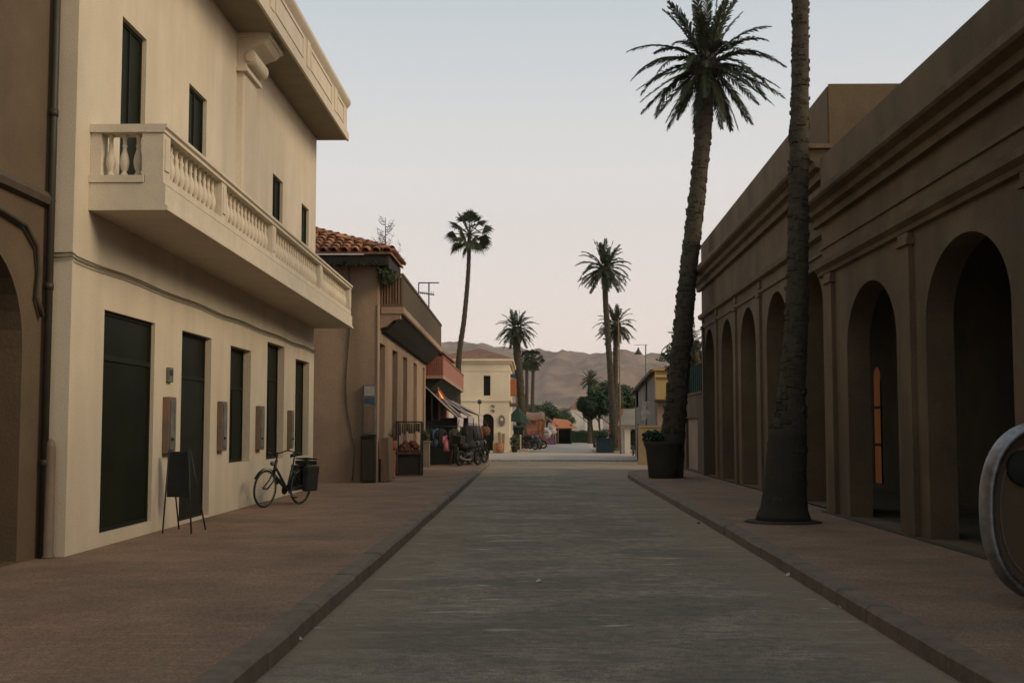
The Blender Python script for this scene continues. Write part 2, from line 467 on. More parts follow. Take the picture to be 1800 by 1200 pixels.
b.prism([(x + .20, y) for x, y in kr_] + [(5.3, 42.0), (5.3, 47), (14, 47), (14, -40)], [], lambda a, c, d: Vector((a, c, d)), -.03, SW)
b.build('sidewalk_right', 'pavers', kind='structure')
kerb(kr_, -1, 'kerb_right')
# far left pavement wedge and far right apron
b = B(); b.prism([(-3.5, 79), (-.35, 79), (-.2, 86), (.9, 100), (1.6, 112), (-6, 112), (-6, 79)], [], lambda a, c, d: Vector((a, c, d)), -.03, .12)
b.build('far_sidewalk', 'dust', kind='structure')
b = B(); b.prism([(4.0, 76.5), (12, 76.5), (12, 96), (5.4, 96), (4.3, 84)], [], lambda a, c, d: Vector((a, c, d)), -.03, .12)
b.build('far_sidewalk_right', 'dust', kind='structure')

# ================================================================== HILLS
def noise1(x, seed):
    v = 0
    for o in range(5):
        f = 2 ** o
        v += math.sin(x * f * 1.7 + seed * (o + 1) * 2.3 + math.sin(x * f * .9 + seed)) / f ** 1.05
    return v
prof = [(0, 575), (300, 590), (560, 600), (700, 596), (775, 603), (800, 605), (830, 608), (860, 611), (890, 611), (902, 612), (920, 612), (950, 620),
        (972, 620), (983, 615), (1000, 620), (1030, 625), (1065, 627), (1090, 624), (1102, 619), (1112, 622), (1130, 620),
        (1145, 617), (1160, 624), (1185, 624), (1300, 615), (1500, 600), (1900, 610)]
def pinterp(px):
    for (a, ya), (c, yc) in zip(prof, prof[1:]):
        if a <= px <= c: return ya + (yc - ya) * (px - a) / (c - a)
    return prof[0][1] if px < prof[0][0] else prof[-1][1]
b = B(); NX, NY = 420, 46
vs = []; fs = []
from mathutils import noise as mn
for j in range(NY):
    t = j / (NY - 1)
    Y = 700 + 1100 * t
    for i in range(NX):
        px = -900 + 3600 * i / (NX - 1)
        top = at(px, pinterp(px), 1550)
        X = top.x / 1550 * 1250 + (t - .5) * 60
        s = min(1, t / .77)
        h = top.z * (s ** 1.15) if t < .77 else top.z * (1 - (t - .77) * 1.6)
        q = Vector((X * .006, Y * .006, 3.1))
        rg = mn.fractal(q, 1.0, 2.1, 6) + .35 * abs(mn.noise(Vector((X * .02, Y * .008, 0)))) 
        h += rg * 30 * math.sin(math.pi * min(1, s)) 
        h += mn.fractal(Vector((X * .035, Y * .035, 0)), .8, 2.0, 5) * 6 * s
        vs.append((X * Y / 1250 if False else X * (Y / 1400), Y, max(-2, h) if j else -3))
for j in range(NY - 1):
    for i in range(NX - 1):
        a = j * NX + i
        fs.append((a, a + 1, a + NX + 1, a + NX))
b.add(vs, fs, True)
b.build('hills', 'hill', kind='structure')

# ================================================================== LEFT: brown arched building
XB = -5.56
t1 = thing('brown_building', (XB, 13.6, 0), 'dark brown plastered building with a tall arch, at the left edge of the photo', 'building')
holes = [arch_loop(10.85, 12.92, SW + .02, 2.45, 1.05), arch_loop(6.6, 9.2, SW + .02, 2.45, 1.3)]
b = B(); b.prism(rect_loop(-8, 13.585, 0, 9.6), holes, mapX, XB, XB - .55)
b.box(XB - 9, XB - .56, -8, 13.585, 9.3, 9.6); b.box(XB - 9, XB - 8.8, -8, 13.585, 0, 9.3)
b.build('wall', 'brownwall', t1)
b = B(); b.box(XB - 2.6, XB - 2.4, -8, 13.5, .1, 4.4); b.box(XB - 2.4, XB - .56, -8, 13.5, 4.2, 4.4)
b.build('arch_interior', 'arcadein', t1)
b = B(); b.sweep_y([(XB + .002, 4.10), (XB + .07, 4.13), (XB + .09, 4.20), (XB + .05, 4.27), (XB + .002, 4.29)], -8, 13.50)
b.build('string_course', 'brownband', t1)
b = B()
pts = [(XB + .05, y, 3.86) for y in (-8, 2, 8, 12.2)] + [(XB + .05, 12.8, 3.80), (XB + .05, 13.12, 3.62), (XB + .05, 13.2, 3.35), (XB + .05, 13.15, 3.05), (XB + .05, 13.30, 2.85)]
b.tube(pts, .032, 8); b.build('conduit', 'brownband', t1)
b = B(); b.tube([(XB + .07, 13.42, SW), (XB + .07, 13.42, 9.5)], .045, 10)
for z in (1.2, 3.2, 5.2, 7.2): b.lathe((XB + .07, 13.42, z), [(.053, -.04), (.053, .04)], 10)
b.build('drainpipe', 'pipe', t1)

# ================================================================== LEFT: white building
XW = -5.30; Y0, Y1 = 13.6, 28.95; ZR = 8.69; DZ = .14
t2 = thing('white_building', (XW, Y0, 0), 'cream two-storey building with a long white balcony and deep flat eaves', 'building')
def ow(px0, px1): return atx(px0, 700, XW).y, atx(px1, 700, XW).y
low = []
for (a, c, zb, zt, kind) in ((180, 270, .30, 3.06, 'shop'), (318, 370, .17, 3.07, 'door'), (404, 440, .97, 3.04, 'win'), (469, 499, .95, 3.32, 'win'), (519, 543, .94, 3.14, 'win')):
    y0, y1 = ow(a, c); low.append((y0, y1, zb, zt, kind))
upw = []
for (a, c, zt) in ((200, 244, 6.92), (322, 354, 6.92), (474, 492, 6.80), (526, 539, 6.76)):
    y0, y1 = ow(a, c); upw.append((y0, y1, 4.25 if zt > 6.9 else 4.9, zt, 'up'))
b = B()
b.prism(rect_loop(Y0, Y1, 0, ZR), [rect_loop(*o[:4]) for o in low + upw], mapX, XW, XW - .3)
b.box(XW - 8, XW - .301, Y0, Y0 + .3, 0, ZR); b.box(XW - 8, XW - .301, Y1 - .3, Y1, 0, ZR); b.box(XW - 8.2, XW - 8.001, Y0, Y1, 0, ZR)
b.build('wall', 'cream', t2)
b = B(); b.box(XW - 7.9, XW - 1.6, Y0 + .35, Y1 - .35, 3.75, 3.85); b.build('inner_floor', 'arcadein', t2)
dr = .14
for i, (y0, y1, z0, z1, kind) in enumerate(low + upw):
    X = XW - dr
    fw = B(); t = .05
    if kind == 'shop': X = XW - .05
    if kind == 'up': X = XW - .06
    if kind == 'door': X = XW - .10
    fw.box(X, X - .06, y0 + .002, y0 + t, z0 + .002, z1 - .002); fw.box(X, X - .06, y1 - t, y1 - .002, z0 + .002, z1 - .002)
    fw.box(X, X - .06, y0 + t, y1 - t, z1 - t, z1 - .002); fw.box(X, X - .06, y0 + t, y1 - t, z0 + .002, z0 + t)
    if kind == 'shop':
        fw.box(X, X - .05, y0 + t, y1 - t, z1 - .62, z1 - .55)
    elif kind == 'win':
        fw.box(X, X - .05, y0 + t, y1 - t, z1 - .75, z1 - .71); fw.box(X - .003, X - .05, (y0 + y1) / 2 - .02, (y0 + y1) / 2 + .02, z0 + t, z1 - .75)
    elif kind == 'door':
        fw.box(X, X - .05, y0 + t, y1 - t, z1 - .72, z1 - .66)
    elif kind == 'up':
        fw.box(X, X - .05, (y0 + y1) / 2 - .02, (y0 + y1) / 2 + .02, z0 + t, z1 - t)
    nm = 'door' if kind == 'door' else ('shop_window' if kind == 'shop' else 'window')
    fo = fw.build(nm, 'door', t2)
    p = B(); p.box(X - .02, X - .03, y0 + t - .01, y1 - t + .01, z0 + t - .01, z1 - t + .01)
    if kind == 'door':
        p = B(); p.box(X - .015, X - .045, y0 + t, y1 - t, z0 + t, z1 - .72)
        for zz in (z0 + .25, z0 + 1.25): 
            p.box(X - .008, X - .0149, y0 + .22, y1 - .22, zz, zz + .8)
        p.build('door_leaf', 'door', fo)
        h = B(); h.tube([(X + .03, y0 + .16, 1.15), (X + .03, y0 + .16, 1.35)], .012, 6); h.build('handle', 'greymetal', fo)
        g = B(); g.box(X - .02, X - .03, y0 + t, y1 - t, z1 - .66, z1 - t); g.build('pane', 'glass', fo)
    else:
        p.build('pane', 'glass', fo)
# roof slab with parapet, its outer face slightly stepped
XR = -4.58; YR1 = 29.1
b = B()
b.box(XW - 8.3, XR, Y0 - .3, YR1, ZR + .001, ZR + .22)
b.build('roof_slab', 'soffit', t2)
b = B()
zt0, zt1 = 9.52, 9.52
b.sweep_y([(x_, z_ + DZ) for x_, z_ in ((XR + .05, 8.53), (XR + .05, 8.72), (XR + .0, 8.78), (XR + .0, 9.34), (XR + .05, 9.40), (XR + .09, 9.46), (XR + .09, 9.54), (XR - .28, 9.54), (XR - .28, 8.775), (XR - .03, 8.775), (XR + .001, 8.53))], Y0 - .35, YR1 + .02)
b.build('roof_parapet', 'creamtrim', t2)
b = B()
y = Y0 + .1
k = 0
while y < YR1 - .6:
    ye = min(y + 3.2, YR1 - .25)
    # raised panel borders and pilaster strips on the parapet
    b.box(XR + .001, XR + .03, y - .16, y + .16, 8.79 + DZ, 9.335 + DZ)
    for zz in (8.84 + DZ, 9.24 + DZ):
        b.box(XR + .001, XR + .018, y + .3, ye - .3, zz, zz + .045)
    for yy in (y + .3, ye - .345):
        b.box(XR + .001, XR + .018, yy, yy + .045, 8.886 + DZ, 9.239 + DZ)
    y += 3.4
b.build('parapet_panels', 'creamtrim', t2)
# pilaster with scrolled bracket
pa, pb = atx(414, 300, XW).y, atx(438, 300, XW).y
zc = atx(420, 130, XW).z; kk = (ZR - .002 - zc) / .628
cz = lambda z: ZR - .002 - (8.548 - z) * kk
b = B(); b.prism([(XW + .001, pa), (XW + .10, pa + .03), (XW + .13, pa + .08), (XW + .13, pb - .08), (XW + .10, pb - .03), (XW + .001, pb)], [], lambda a, c, d: Vector((a, c, d)), 4.26, zc)
b.build('pilaster', 'cream', t2)
b = B()
b.box(XW + .001, XW + .20, pa - .07, pb + .07, cz(7.921), cz(7.98)); b.box(XW + .001, XW + .17, pa - .03, pb + .03, cz(7.981), cz(8.05))
pr = [(XW + .001, cz(8.051)), (XW + .16, cz(8.051))]
for k in range(9):
    a = -math.pi / 2 + math.pi * k / 8
    pr.append((XW + .24 + .10 * math.cos(a), cz(8.17) + .12 * kk * math.sin(a)))
pr += [(XW + .34, cz(8.34)), (XW + .48, cz(8.38)), (XW + .56, cz(8.45)), (XW + .56, ZR - .003), (XW + .001, ZR - .003)]
b.prism(pr, [], mapY, pa + .0, pb - .0)
b.box(XW + .001, XW + .60, pa - .05, pb + .05, cz(8.47), ZR - .001)
b.lathe((XW + .24, pa - .03, cz(8.17)), [(.08 * kk, 0), (.1 * kk, .01), (.1 * kk, .0299)], 14, axis='y')
b.build('bracket', 'creamtrim', t2)
# balcony
XO = -4.40; BY0, BY1 = 14.05, 28.95
SL = -.0125
def zb(y, z): return z + SL * (y - BY0)
SLB, RT = 4.19, 5.23            # slab underside / rail top at the near end
b = B()
b.sweep_y([(XW + .002, SLB), (XO + .05, SLB), (XO + .05, SLB + .05), (XO + .02, SLB + .07), (XO + .02, SLB + .30), (XO - .02, SLB + .33), (XW + .002, SLB + .33)], BY0, BY1, SL)
slab = b.build('balcony', 'creamtrim', t2)
slab['label'] = 'long white balcony slab'
b = B()
def rail_prof(cx): return [(cx - .12, RT - .10), (cx - .12, RT - .06), (cx - .15, RT - .04), (cx - .15, RT), (cx + .15, RT), (cx + .15, RT - .04), (cx + .12, RT - .06), (cx + .12, RT - .10)]
CX = XO - .12
b.sweep_y(rail_prof(CX), BY0 - .02, BY1, SL)
b.sweep_y([(CX - .11, SLB + .331), (CX - .11, SLB + .42), (CX + .11, SLB + .42), (CX + .11, SLB + .331)], BY0 + .0, BY1, SL)
for z0, z1, wd in ((RT - .10, RT, .15), (SLB + .331, SLB + .42, .11)):
    b.box(XW + .004, CX - .1185, BY0 - .018, BY0 + .01 + wd * 1.7, z0 + .002, z1 - .0005)
b.build('handrail', 'creamtrim', slab)
piers = [(BY0 + .0, BY0 + .28)]
for px in (395, 484, 567):
    yy = atx(px, 400, XO).y; piers.append((yy - .13, yy + .13))
piers.append((BY1 - .24, BY1))
for ip, (a, c) in enumerate(piers):
    if ip: b.build('pier', 'creamtrim', slab)
    b = B()
    z0 = zb(a, SLB + .42); z1 = zb(a, RT - .10)
    b.box(CX - (.15 if ip == 0 else .105), CX + .105, a, c, z0, z1); b.box(CX + .1051, CX + .12, a + .05, c - .05, z0 + .07, z1 - .07)
b.build('pier', 'creamtrim', slab)
b = B(); b.box(XW + .003, XW + .13, BY0 + .02, BY0 + .24, SLB + .42, RT - .1); b.build('pier', 'creamtrim', slab)
hb = (RT - .10) - (SLB + .42)
bp = [(.055, 0), (.055, .04), (.04, .055), (.035, .07), (.055, .10), (.072, .16), (.074, .20), (.06, .26), (.036, .32), (.03, .36), (.042, .385), (.03, .40), (.032, .46), (.045, .50), (.055, .515), (.055, hb)]
bme = None
spots = []
for i in range(len(piers) - 1):
    a = piers[i][1] + .03; c = piers[i + 1][0] - .03
    m = int(round((c - a) / .225))
    for k in range(m): spots.append((CX, a + (c - a) * (k + .5) / m))
for k in range(3): spots.append((XW + .13 + (CX - .15 - XW - .13) * (k + .5) / 3, BY0 + .12))
org = origin(slab)
for x, y in spots:
    if bme is None:
        q = B().lathe((0, 0, 0), [(r_ * .78, z_) for r_, z_ in bp], 12).build('baluster', 'creamtrim', slab, local=True); bme = q
    else:
        q = bme.copy(); C.objects.link(q); q.parent = slab
    q.location = Vector((x, y, zb(y, SLB + .42))) - org
# cable run along the wall and two thin lines
for dz, r in ((0, .011), (-.05, .008)):
    b = B(); pts = []
    for k in range(60):
        yy = Y0 + .05 + (Y1 - Y0 - .05) * k / 59
        pts.append((XW + .03, yy, 3.58 + dz - .0 * yy + .010 * math.sin(yy * 2.1) * (1 + .3 * math.sin(yy)) - .008 * (yy - Y0)))
    pts = [(XW - .25, Y0 - .025, 3.60 + dz), (XW + .01, Y0 - .03, 3.61 + dz)] + pts
    b.tube(pts, r, 6); b.build('cable', 'cable', t2)

# ---- things on and by the white wall
def wall_box(a, c, yt, yb, depth, name, label, cat, group=None, m='boxmetal'):
    p = atx(a, yt, XW); q = atx(c, yb, XW + depth + .014)
    y0, y1 = p.y, q.y; z1 = p.z; z0 = q.z
    t = thing(name, (XW, (y0 + y1) / 2, z0), label, cat, group)
    B().box(XW + .003, XW + depth, y0, y1, z0, z1).build('box', m, t, bevel=.008)
    d = B(); d.box(XW + depth + .0005, XW + depth + .014, y0 + .04, y1 - .04, z0 + .05, z1 - .05)
    d.build('lid', 'greymetal', t, bevel=.004)
    l = B(); l.lathe((XW + depth + .014, y0 + .1, (z0 + z1) / 2 - .2), [(.022, 0), (.018, .03)], 8, axis='x'); l.build('lock', 'iron', t)
    return t
wall_box(286, 310, 697, 796, .10, 'wall_cabinet', 'large grey-green metal box on the white wall, between shop window and open door', 'wall cabinet', 'metal boxes on the white wall')
wall_box(382, 400, 705, 792, .09, 'wall_cabinet', 'brown metal box on the white wall just past the dark doorway', 'wall cabinet', 'metal boxes on the white wall')
wall_box(449.5, 465.5, 713, 790, .09, 'wall_cabinet', 'metal box on the white wall above the front wheel of the bicycle', 'wall cabinet', 'metal boxes on the white wall')
wall_box(505, 517, 721, 788, .09, 'wall_cabinet', 'narrow metal box on the white wall above the bicycle saddle', 'wall cabinet', 'metal boxes on the white wall')
t = thing('intercom', atx(295, 672, XW), 'small dark intercom above the large metal box on the white wall', 'intercom')
p = atx(292, 645, XW); q = atx(299, 672, XW)
B().box(XW + .003, XW + .05, p.y, q.y, q.z, p.z).build('housing', 'greymetal', t, bevel=.01)
B().box(XW + .051, XW + .056, p.y + .03, q.y - .03, q.z + .1, p.z - .04).build('grille', 'iron', t)
# stand by the door
g1 = gnd(313, 933, SW)
t = thing('menu_stand', (XW + .38, 16.75, SW), 'black panel stand on four thin legs beside the open doorway', 'stand')
B().box(-5.16, -4.84, 16.90, 16.96, SW + .48, SW + 1.12).build('panel', 'blackcloth', t, bevel=.008)
for lx, ly in ((-5.12, 16.62), (-4.70, 16.55), (-5.10, 17.32), (-4.68, 17.2)):
    B().tube([(lx, ly, SW), (-5.13 if lx < -5 else -4.86, 16.885 if ly < 16.9 else 16.975, SW + 1.15)], .012, 6).build('leg', 'iron', t)
# corner post by the near end
pp = Vector((XW - .13, Y0 - .16, SW))
b = B(); b.lathe(pp, [(.075, 0), (.075, .02), (.062, .03), (.058, 1.22), (.05, 1.29), (.02, 1.33)], 14)
mesh_thing(b, 'corner_post', 'boxmetal', pp, 'short grey-brown post at the near corner of the white building', 'post')

# ================================================================== BICYCLE
def bicycle():
    Rp = Vector((-4.45, 22.95, SW)); Fp = Vector((-4.93, 21.85, SW))
    d = (Fp - Rp).normalized()
    rz = math.atan2(d.y, d.x)
    t = thing('bicycle', Rp, 'black step-through bicycle with rear bags parked against the white wall', 'bicycle', rz=rz)
    t.rotation_euler = (R(-4), 0, rz)
    WB = 1.13; RW = .345
    fr = B()
    bb = (.44, 0, .29); hb_ = (.90, 0, .60); ht = (.84, 0, .86); st = (.30, 0, .76)
    fr.tube([bb, hb_], .034, 10); fr.tube([(.50, 0, .36), (.86, 0, .74)], .024, 8)
    fr.tube([hb_, ht], .03, 10); fr.tube([bb, st], .024, 8)
    for s in (-1, 1):
        fr.tube([(.42, .03 * s, .29), (0, .065 * s, RW)], .013, 6); fr.tube([(.33, .02 * s, .66), (0, .065 * s, RW)], .011, 6)
        fr.tube([(.905, .035 * s, .58), (.96, .05 * s, .48), (WB, .055 * s, RW)], .015, 8)
    fr.tube([(.30, 0, .76), (.27, 0, .93)], .015, 8)
    fr.build('frame', 'bikeframe', t, local=True)
    for x in (0, WB):
        w_ = B(); N = 40
        w_.tube([(x + RW * math.cos(2 * math.pi * k / N) * .955, 0, RW + RW * .955 * math.sin(2 * math.pi * k / N)) for k in range(N)], .0165, 8, closed=True)
        wo = w_.build('wheel', 'tyre', t, local=True)
        r_ = B(); r_.tube([(x + .305 * math.cos(2 * math.pi * k / N), 0, RW + .305 * math.sin(2 * math.pi * k / N)) for k in range(N)], .010, 6, closed=True)
        r_.build('rim', 'greymetal', wo, local=True)
        s_ = B()
        for k in range(28):
            a = 2 * math.pi * k / 28; a2 = a + (.5 if k % 2 else -.5)
            sd_ = .03 if k % 4 < 2 else -.03
            s_.tube([(x + .02 * math.cos(a2), sd_, RW + .02 * math.sin(a2)), (x + .30 * math.cos(a), 0, RW + .30 * math.sin(a))], .0016, 3, cap=False)
        s_.lathe((x, -.05, RW), [(.022, 0), (.022, .10)], 10, axis='y')
        s_.build('spokes', 'greymetal', wo, local=True)
        m_ = B()
        a0, a1 = (R(-20), R(190)) if x == 0 else (R(30), R(170))
        for s in (0,):
            pts = [(x + (RW + .025) * math.cos(a0 + (a1 - a0) * k / 16), RW + (RW + .025) * math.sin(a0 + (a1 - a0) * k / 16)) for k in range(17)]
            vs = []
            for X_, Z_ in pts: vs += [(X_, -.026, Z_), (X_, .026, Z_)]
            m_.add(vs, [(2 * k, 2 * k + 1, 2 * k + 3, 2 * k + 2) for k in range(16)])
        m_.build('mudguard', 'bikeframe', t, local=True)
    h = B(); h.tube([(.84, 0, .86), (.82, 0, 1.00)], .014, 8)
    h.tube([(.62, .30, 1.0), (.72, .29, 1.03), (.82, .22, 1.06), (.85, .08, 1.0), (.83, 0, .99), (.85, -.08, 1.0), (.82, -.22, 1.06), (.72, -.29, 1.03), (.62, -.30, 1.0)], .0115, 8)
    ho = h.build('handlebar', 'iron', t, local=True)
    for s in (-1, 1):
        B().tube([(.60, .30 * s, .995), (.71, .29 * s, 1.03)], .018, 8).build('grip', 'tyre', ho, local=True)
        B().tube([(.74, .27 * s, 1.0), (.64, .27 * s, .96)], .006, 5).build('brake_lever', 'greymetal', ho, local=True)
    s = B()
    s.lathe((0, 0, 0), [(.1, 0)], 3) if False else None
    vs = []
    prs = [(.40, .02, .935), (.34, .035, .955), (.27, .06, .96), (.20, .10, .965), (.14, .105, .975), (.12, .07, .97)]
    for x, wd, z in prs:
        vs += [(x, -wd, z), (x, 0, z + .025), (x, wd, z), (x, 0, z - .05)]
    fs = []
    for i in range(5):
        for k in range(4): fs.append((i * 4 + k, i * 4 + (k + 1) % 4, i * 4 + 4 + (k + 1) % 4, i * 4 + 4 + k))
    fs += [(3, 2, 1, 0), (20, 21, 22, 23)]
    B().add(vs, fs, True).build('saddle', 'tyre', t, local=True)
    rk = B()
    for y in (-.06, .06): rk.tube([(.28, y, .74), (-.25, y, .74)], .007, 6); rk.tube([(0, y * 1.2, RW), (-.05, y, .74)], .006, 6)
    for x in (.1, 0, -.1, -.2): rk.tube([(x, -.06, .74), (x, .06, .74)], .005, 5)
    rk.build('rack', 'iron', t, local=True)
    for s in (-1, 1):
        pb = B(); pb.box(-.30, .08, .075 * s, .20 * s, .26, .72); pb.box(-.31, .09, .07 * s, .205 * s, .58, .735)
        pb.build('pannier', 'blackcloth', t, local=True, bevel=.03)
    cr_ = B(); cr_.box(-.30, .05, -.13, .13, .752, .77)
    for x0, x1, y0, y1 in ((-.30, .05, -.13, -.12), (-.30, .05, .12, .13), (-.30, -.29, -.12, .12), (.04, .05, -.12, .12)):
        for z in (.80, .85): cr_.box(x0, x1, y0, y1, z, z + .025)
        cr_.box(x0, min(x1, x0 + .012), y0, y1, .77, .80); cr_.box(max(x0, x1 - .012), x1, y0, y1, .77, .80)
    cr_.build('carrier_basket', 'bikeframe', t, local=True)
    cc = B(); cc.box(.0, .50, -.055, -.04, .26, .33); cc.lathe((.44, -.06, .29), [(.09, 0), (.09, .012)], 18, axis='y')
    cc.build('chain_guard', 'bikeframe', t, local=True)
    for s in (-1, 1):
        ca = B(); ca.tube([(.44, .07 * s, .29), (.44 - .10 * s, .08 * s, .29 - .13 * s)], .009, 6)
        ca.box(.44 - .10 * s - .04, .44 - .10 * s + .04, .08 * s, .16 * s, .28 - .13 * s, .30 - .13 * s)
        ca.build('pedal', 'iron', t, local=True)
    B().lathe((.93, 0, .80), [(.03, 0), (.045, .02), (.04, .05)], 12, axis='x').build('headlamp', 'greymetal', t, local=True)
    B().tube([(.42, .03, .26), (.28, .22, -.0)], .009, 6).build('kickstand', 'greymetal', t, local=True)
bicycle()

# ================================================================== PINK BUILDING WITH TILED ROOF
XP = -4.15; PY0, PY1 = 31.9, 46.6
t3 = thing('pink_building', (XP, PY0, 0), 'dusky pink building with terracotta tile roof and dark wooden balcony', 'building')
ops = []
for a, c, ty in ((666, 677, 601), (690, 699, 614), (709, 716, 626), (727, 733, 637), (743, 746.5, 645)):
    p = atx(a, ty, XP); q = atx(c, ty, XP); ops.append((p.y, q.y, .75, min(p.z, 4.05)))
b = B()
b.prism(rect_loop(PY0, PY1, 0, 4.93), [rect_loop(*o) for o in ops], mapX, XP, XP - .32)
b.box(XP - 7, XP - .321, PY0, PY0 + .3, 0, 6.25); b.box(XP - 7, XP - .321, PY1 - .3, PY1, 0, 4.93); b.box(XP - 7.3, XP - 7.001, PY0, PY1, 0, 6.25)
b.box(XP - .32, XP, PY0, 34.2, 4.931, 6.25); b.box(XP - 7, XP - 2.7, 33.9, 34.2, 4.93, 7.1); b.box(XP - 2.69, XP - .321, 33.9, 34.2, 4.93, 6.2)
b.box(XP - 7, XP - .321, PY0 + .3, PY1 - .3, 4.80, 4.92)
b.build('wall', 'pinkwall', t3)
for y0, y1, z0, z1 in ops:
    b = B(); b.box(XP - .22, XP - .26, y0 + .003, y1 - .003, z0 + .003, z1 - .003)
    so_ = b.build('shutter', 'wood', t3)
    s_ = B()
    nsl = int((z1 - z0) / .09)
    for k in range(nsl):
        s_.box(XP - .205, XP - .219, y0 + .05, y1 - .05, z0 + .04 + k * .09, z0 + .09 + k * .09)
    s_.build('slats', 'wood', so_)
# pale corner quoin
B().box(XP + .001, XP + .03, PY0 - .03, PY0 + .36, .05, 4.90).build('corner_strip', 'pinklight', t3)
# cable drooping down the end wall
b = B(); pts = []
for k in range(40):
    z = 6.0 - 5.8 * k / 39
    x = at(613, 600, PY0).x + .05 * math.sin(z * 1.7) + (.12 if z < 2.1 else 0) * min(1, (2.1 - z)) 
    pts.append((x, PY0 - .03, z))
b.tube(pts, .02, 6); b.build('cable', 'cable', t3)
b = B(); b.tube([(-5.3, 31.86, 4.0), (-4.6, 31.86, 4.0), (-4.15, 31.86, 3.98)], .018, 6) if False else None
# tile roof: near slope and street hip, barrel tiles
ER = Vector((-3.72, 31.35, 6.24)); PT = math.tan(R(20.5)); EL = 34.35
WL = -11.6
b = B()
zr = ER.z + PT * (EL - ER.y)
hipx = ER.x - (EL - ER.y)
th = .06
vs = [(WL, ER.y, ER.z), (ER.x, ER.y, ER.z), (hipx, EL, zr), (WL, EL, zr), (ER.x, EL, ER.z)]
vs2 = [(x, y, z - th) for x, y, z in vs]
b.add(vs + vs2, [(0, 1, 2, 3), (1, 4, 2), (5, 8, 7, 6), (6, 7, 9), (0, 5, 6, 1), (1, 6, 9, 4), (3, 2, 7, 8), (2, 4, 9, 7), (0, 3, 8, 5)])
rf = b.build('roof', 'tile', t3)
tb = B()
def tile_at(b, p, u, n, side, L=.42, r0=.105, r1=.085):
    """barrel tile: p = lower end centre, u = up-slope, n = normal, side = across"""
    vs = []; K = 6
    for (q, r, lift) in ((p, r0, .045), (p + u * L, r1, .005)):
        for k in range(K + 1):
            a = math.pi * k / K
            vs.append(q + side * (r * math.cos(a)) + n * (r * .85 * math.sin(a) + lift))
    for (q, r, lift) in ((p, r0 - .018, .045), (p + u * L, r1 - .018, .005)):
        for k in range(K + 1):
            a = math.pi * k / K
            vs.append(q + side * (r * math.cos(a)) + n * (r * .85 * math.sin(a) + lift))
    K1 = K + 1
    fs = [(k, k + 1, K1 + k + 1, K1 + k) for k in range(K)] + [(2 * K1 + k, 2 * K1 + k + 1, k + 1, k) for k in range(K)]
    b.add(vs, fs, True)
ang = math.atan(PT)
u = Vector((0, math.cos(ang), math.sin(ang))); nn = Vector((0, -math.sin(ang), math.cos(ang))); sdv = Vector((1, 0, 0))
x = ER.x - .12
while x > -8.6:
    k = 0
    while True:
        s = -.06 + k * .36
        p = Vector((x + rnd.uniform(-.012, .012), ER.y, ER.z)) + u * (s + rnd.uniform(-.012, .012))
        if p.y > EL - .2 or p.x > ER.x - (p.y - ER.y) - .02: break
        tile_at(tb, p, (u + sdv * rnd.uniform(-.03, .03)), nn, sdv, r0=.125 + rnd.uniform(-.008, .008), r1=.105)
        k += 1
    x -= .285
u2 = Vector((-math.cos(ang), 0, math.sin(ang))); n2 = Vector((math.sin(ang), 0, math.cos(ang))); sd2 = Vector((0, 1, 0))
y = ER.y + .1
while y < EL:
    k = 0
    while True:
        p = Vector((ER.x, y, ER.z)) + u2 * (-.06 + k * .36)
        if (ER.x - p.x) > (y - ER.y) - .02: break
        tile_at(tb, p, u2, n2, sd2); k += 1
    y += .245
uh = Vector((-1, 1, PT)).normalized(); nh = Vector((.25, -.25, 1)).normalized(); sh = Vector((1, 1, 0)).normalized()
k = 0
while k * .36 < 4.2:
    tile_at(tb, Vector(ER) + uh * (k * .36) + Vector((0, 0, .03)), uh, nh, sh, r0=.12, r1=.10); k += 1
tb.build('barrel_tiles', 'tile', rf)
b = B()
b.box(WL, ER.x - .08, ER.y + .08, ER.y + .14, ER.z - .34, ER.z - .062); b.box(ER.x - .14, ER.x - .08, ER.y + .1401, EL, ER.z - .40, ER.z - .062); b.box(WL, ER.x - .141, ER.y + .1403, EL - .02, ER.z - .30, ER.z - .28)
x = ER.x - .3
while x > -8.5:
    b.box(x - .05, x + .05, ER.y + .1402, PY0 + .02, ER.z - .27, ER.z - .065); x -= .5
b.build('eaves_boards', 'darkwood', t3)
b = B(); rr_ = random.Random(31)
for k in range(26):
    yy = ER.y + .12 + (EL - ER.y) * rr_.random(); leafball(b, Vector((ER.x - .16 + rr_.uniform(-.12, .1), yy, ER.z - .40 - .28 * rr_.random())), .2, .22, .2, 60, .055, rr_)
for k in range(30):
    leafball(b, Vector((ER.x - .2 - 2.4 * rr_.random(), ER.y + .12, ER.z - .30)), .16, .08, .08, 22, .045, rr_)
mesh_thing(b, 'creeper', 'frond', (ER.x - .2, ER.y + .2, ER.z - .5), 'dark creeper hanging under the corner of the terracotta roof', 'creeper')
# balcony
pxo = XP + .62
b = B(); BYa, BYb = 32.45, 46.5; SL3 = -.014
b.sweep_y([(XP + .032, 4.70), (pxo, 4.70), (pxo + .03, 4.73), (pxo + .03, 4.88), (XP + .032, 4.88)], BYa, BYb, SL3)
bs = b.build('balcony', 'pinklight', t3); bs['label'] = 'balcony slab with a pale edge'
b = B()
b.sweep_y([(XP + .004, 4.22), (XP + .13, 4.24), (XP + .32, 4.42), (XP + .55, 4.66), (pxo - .03, 4.699), (XP + .004, 4.699)], BYa + .3, BYb - .1, SL3)
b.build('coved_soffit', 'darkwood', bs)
b = B()
b.prism([(XP + .004, 4.30), (XP + .18, 4.36), (XP + .36, 4.52), (XP + .56, 4.56), (XP + .56, 4.694), (XP + .004, 4.694)], [], mapY, BYa + .03, BYa + .28)
b.build('corbel', 'pinkwall', bs)
b = B(); nb = 8
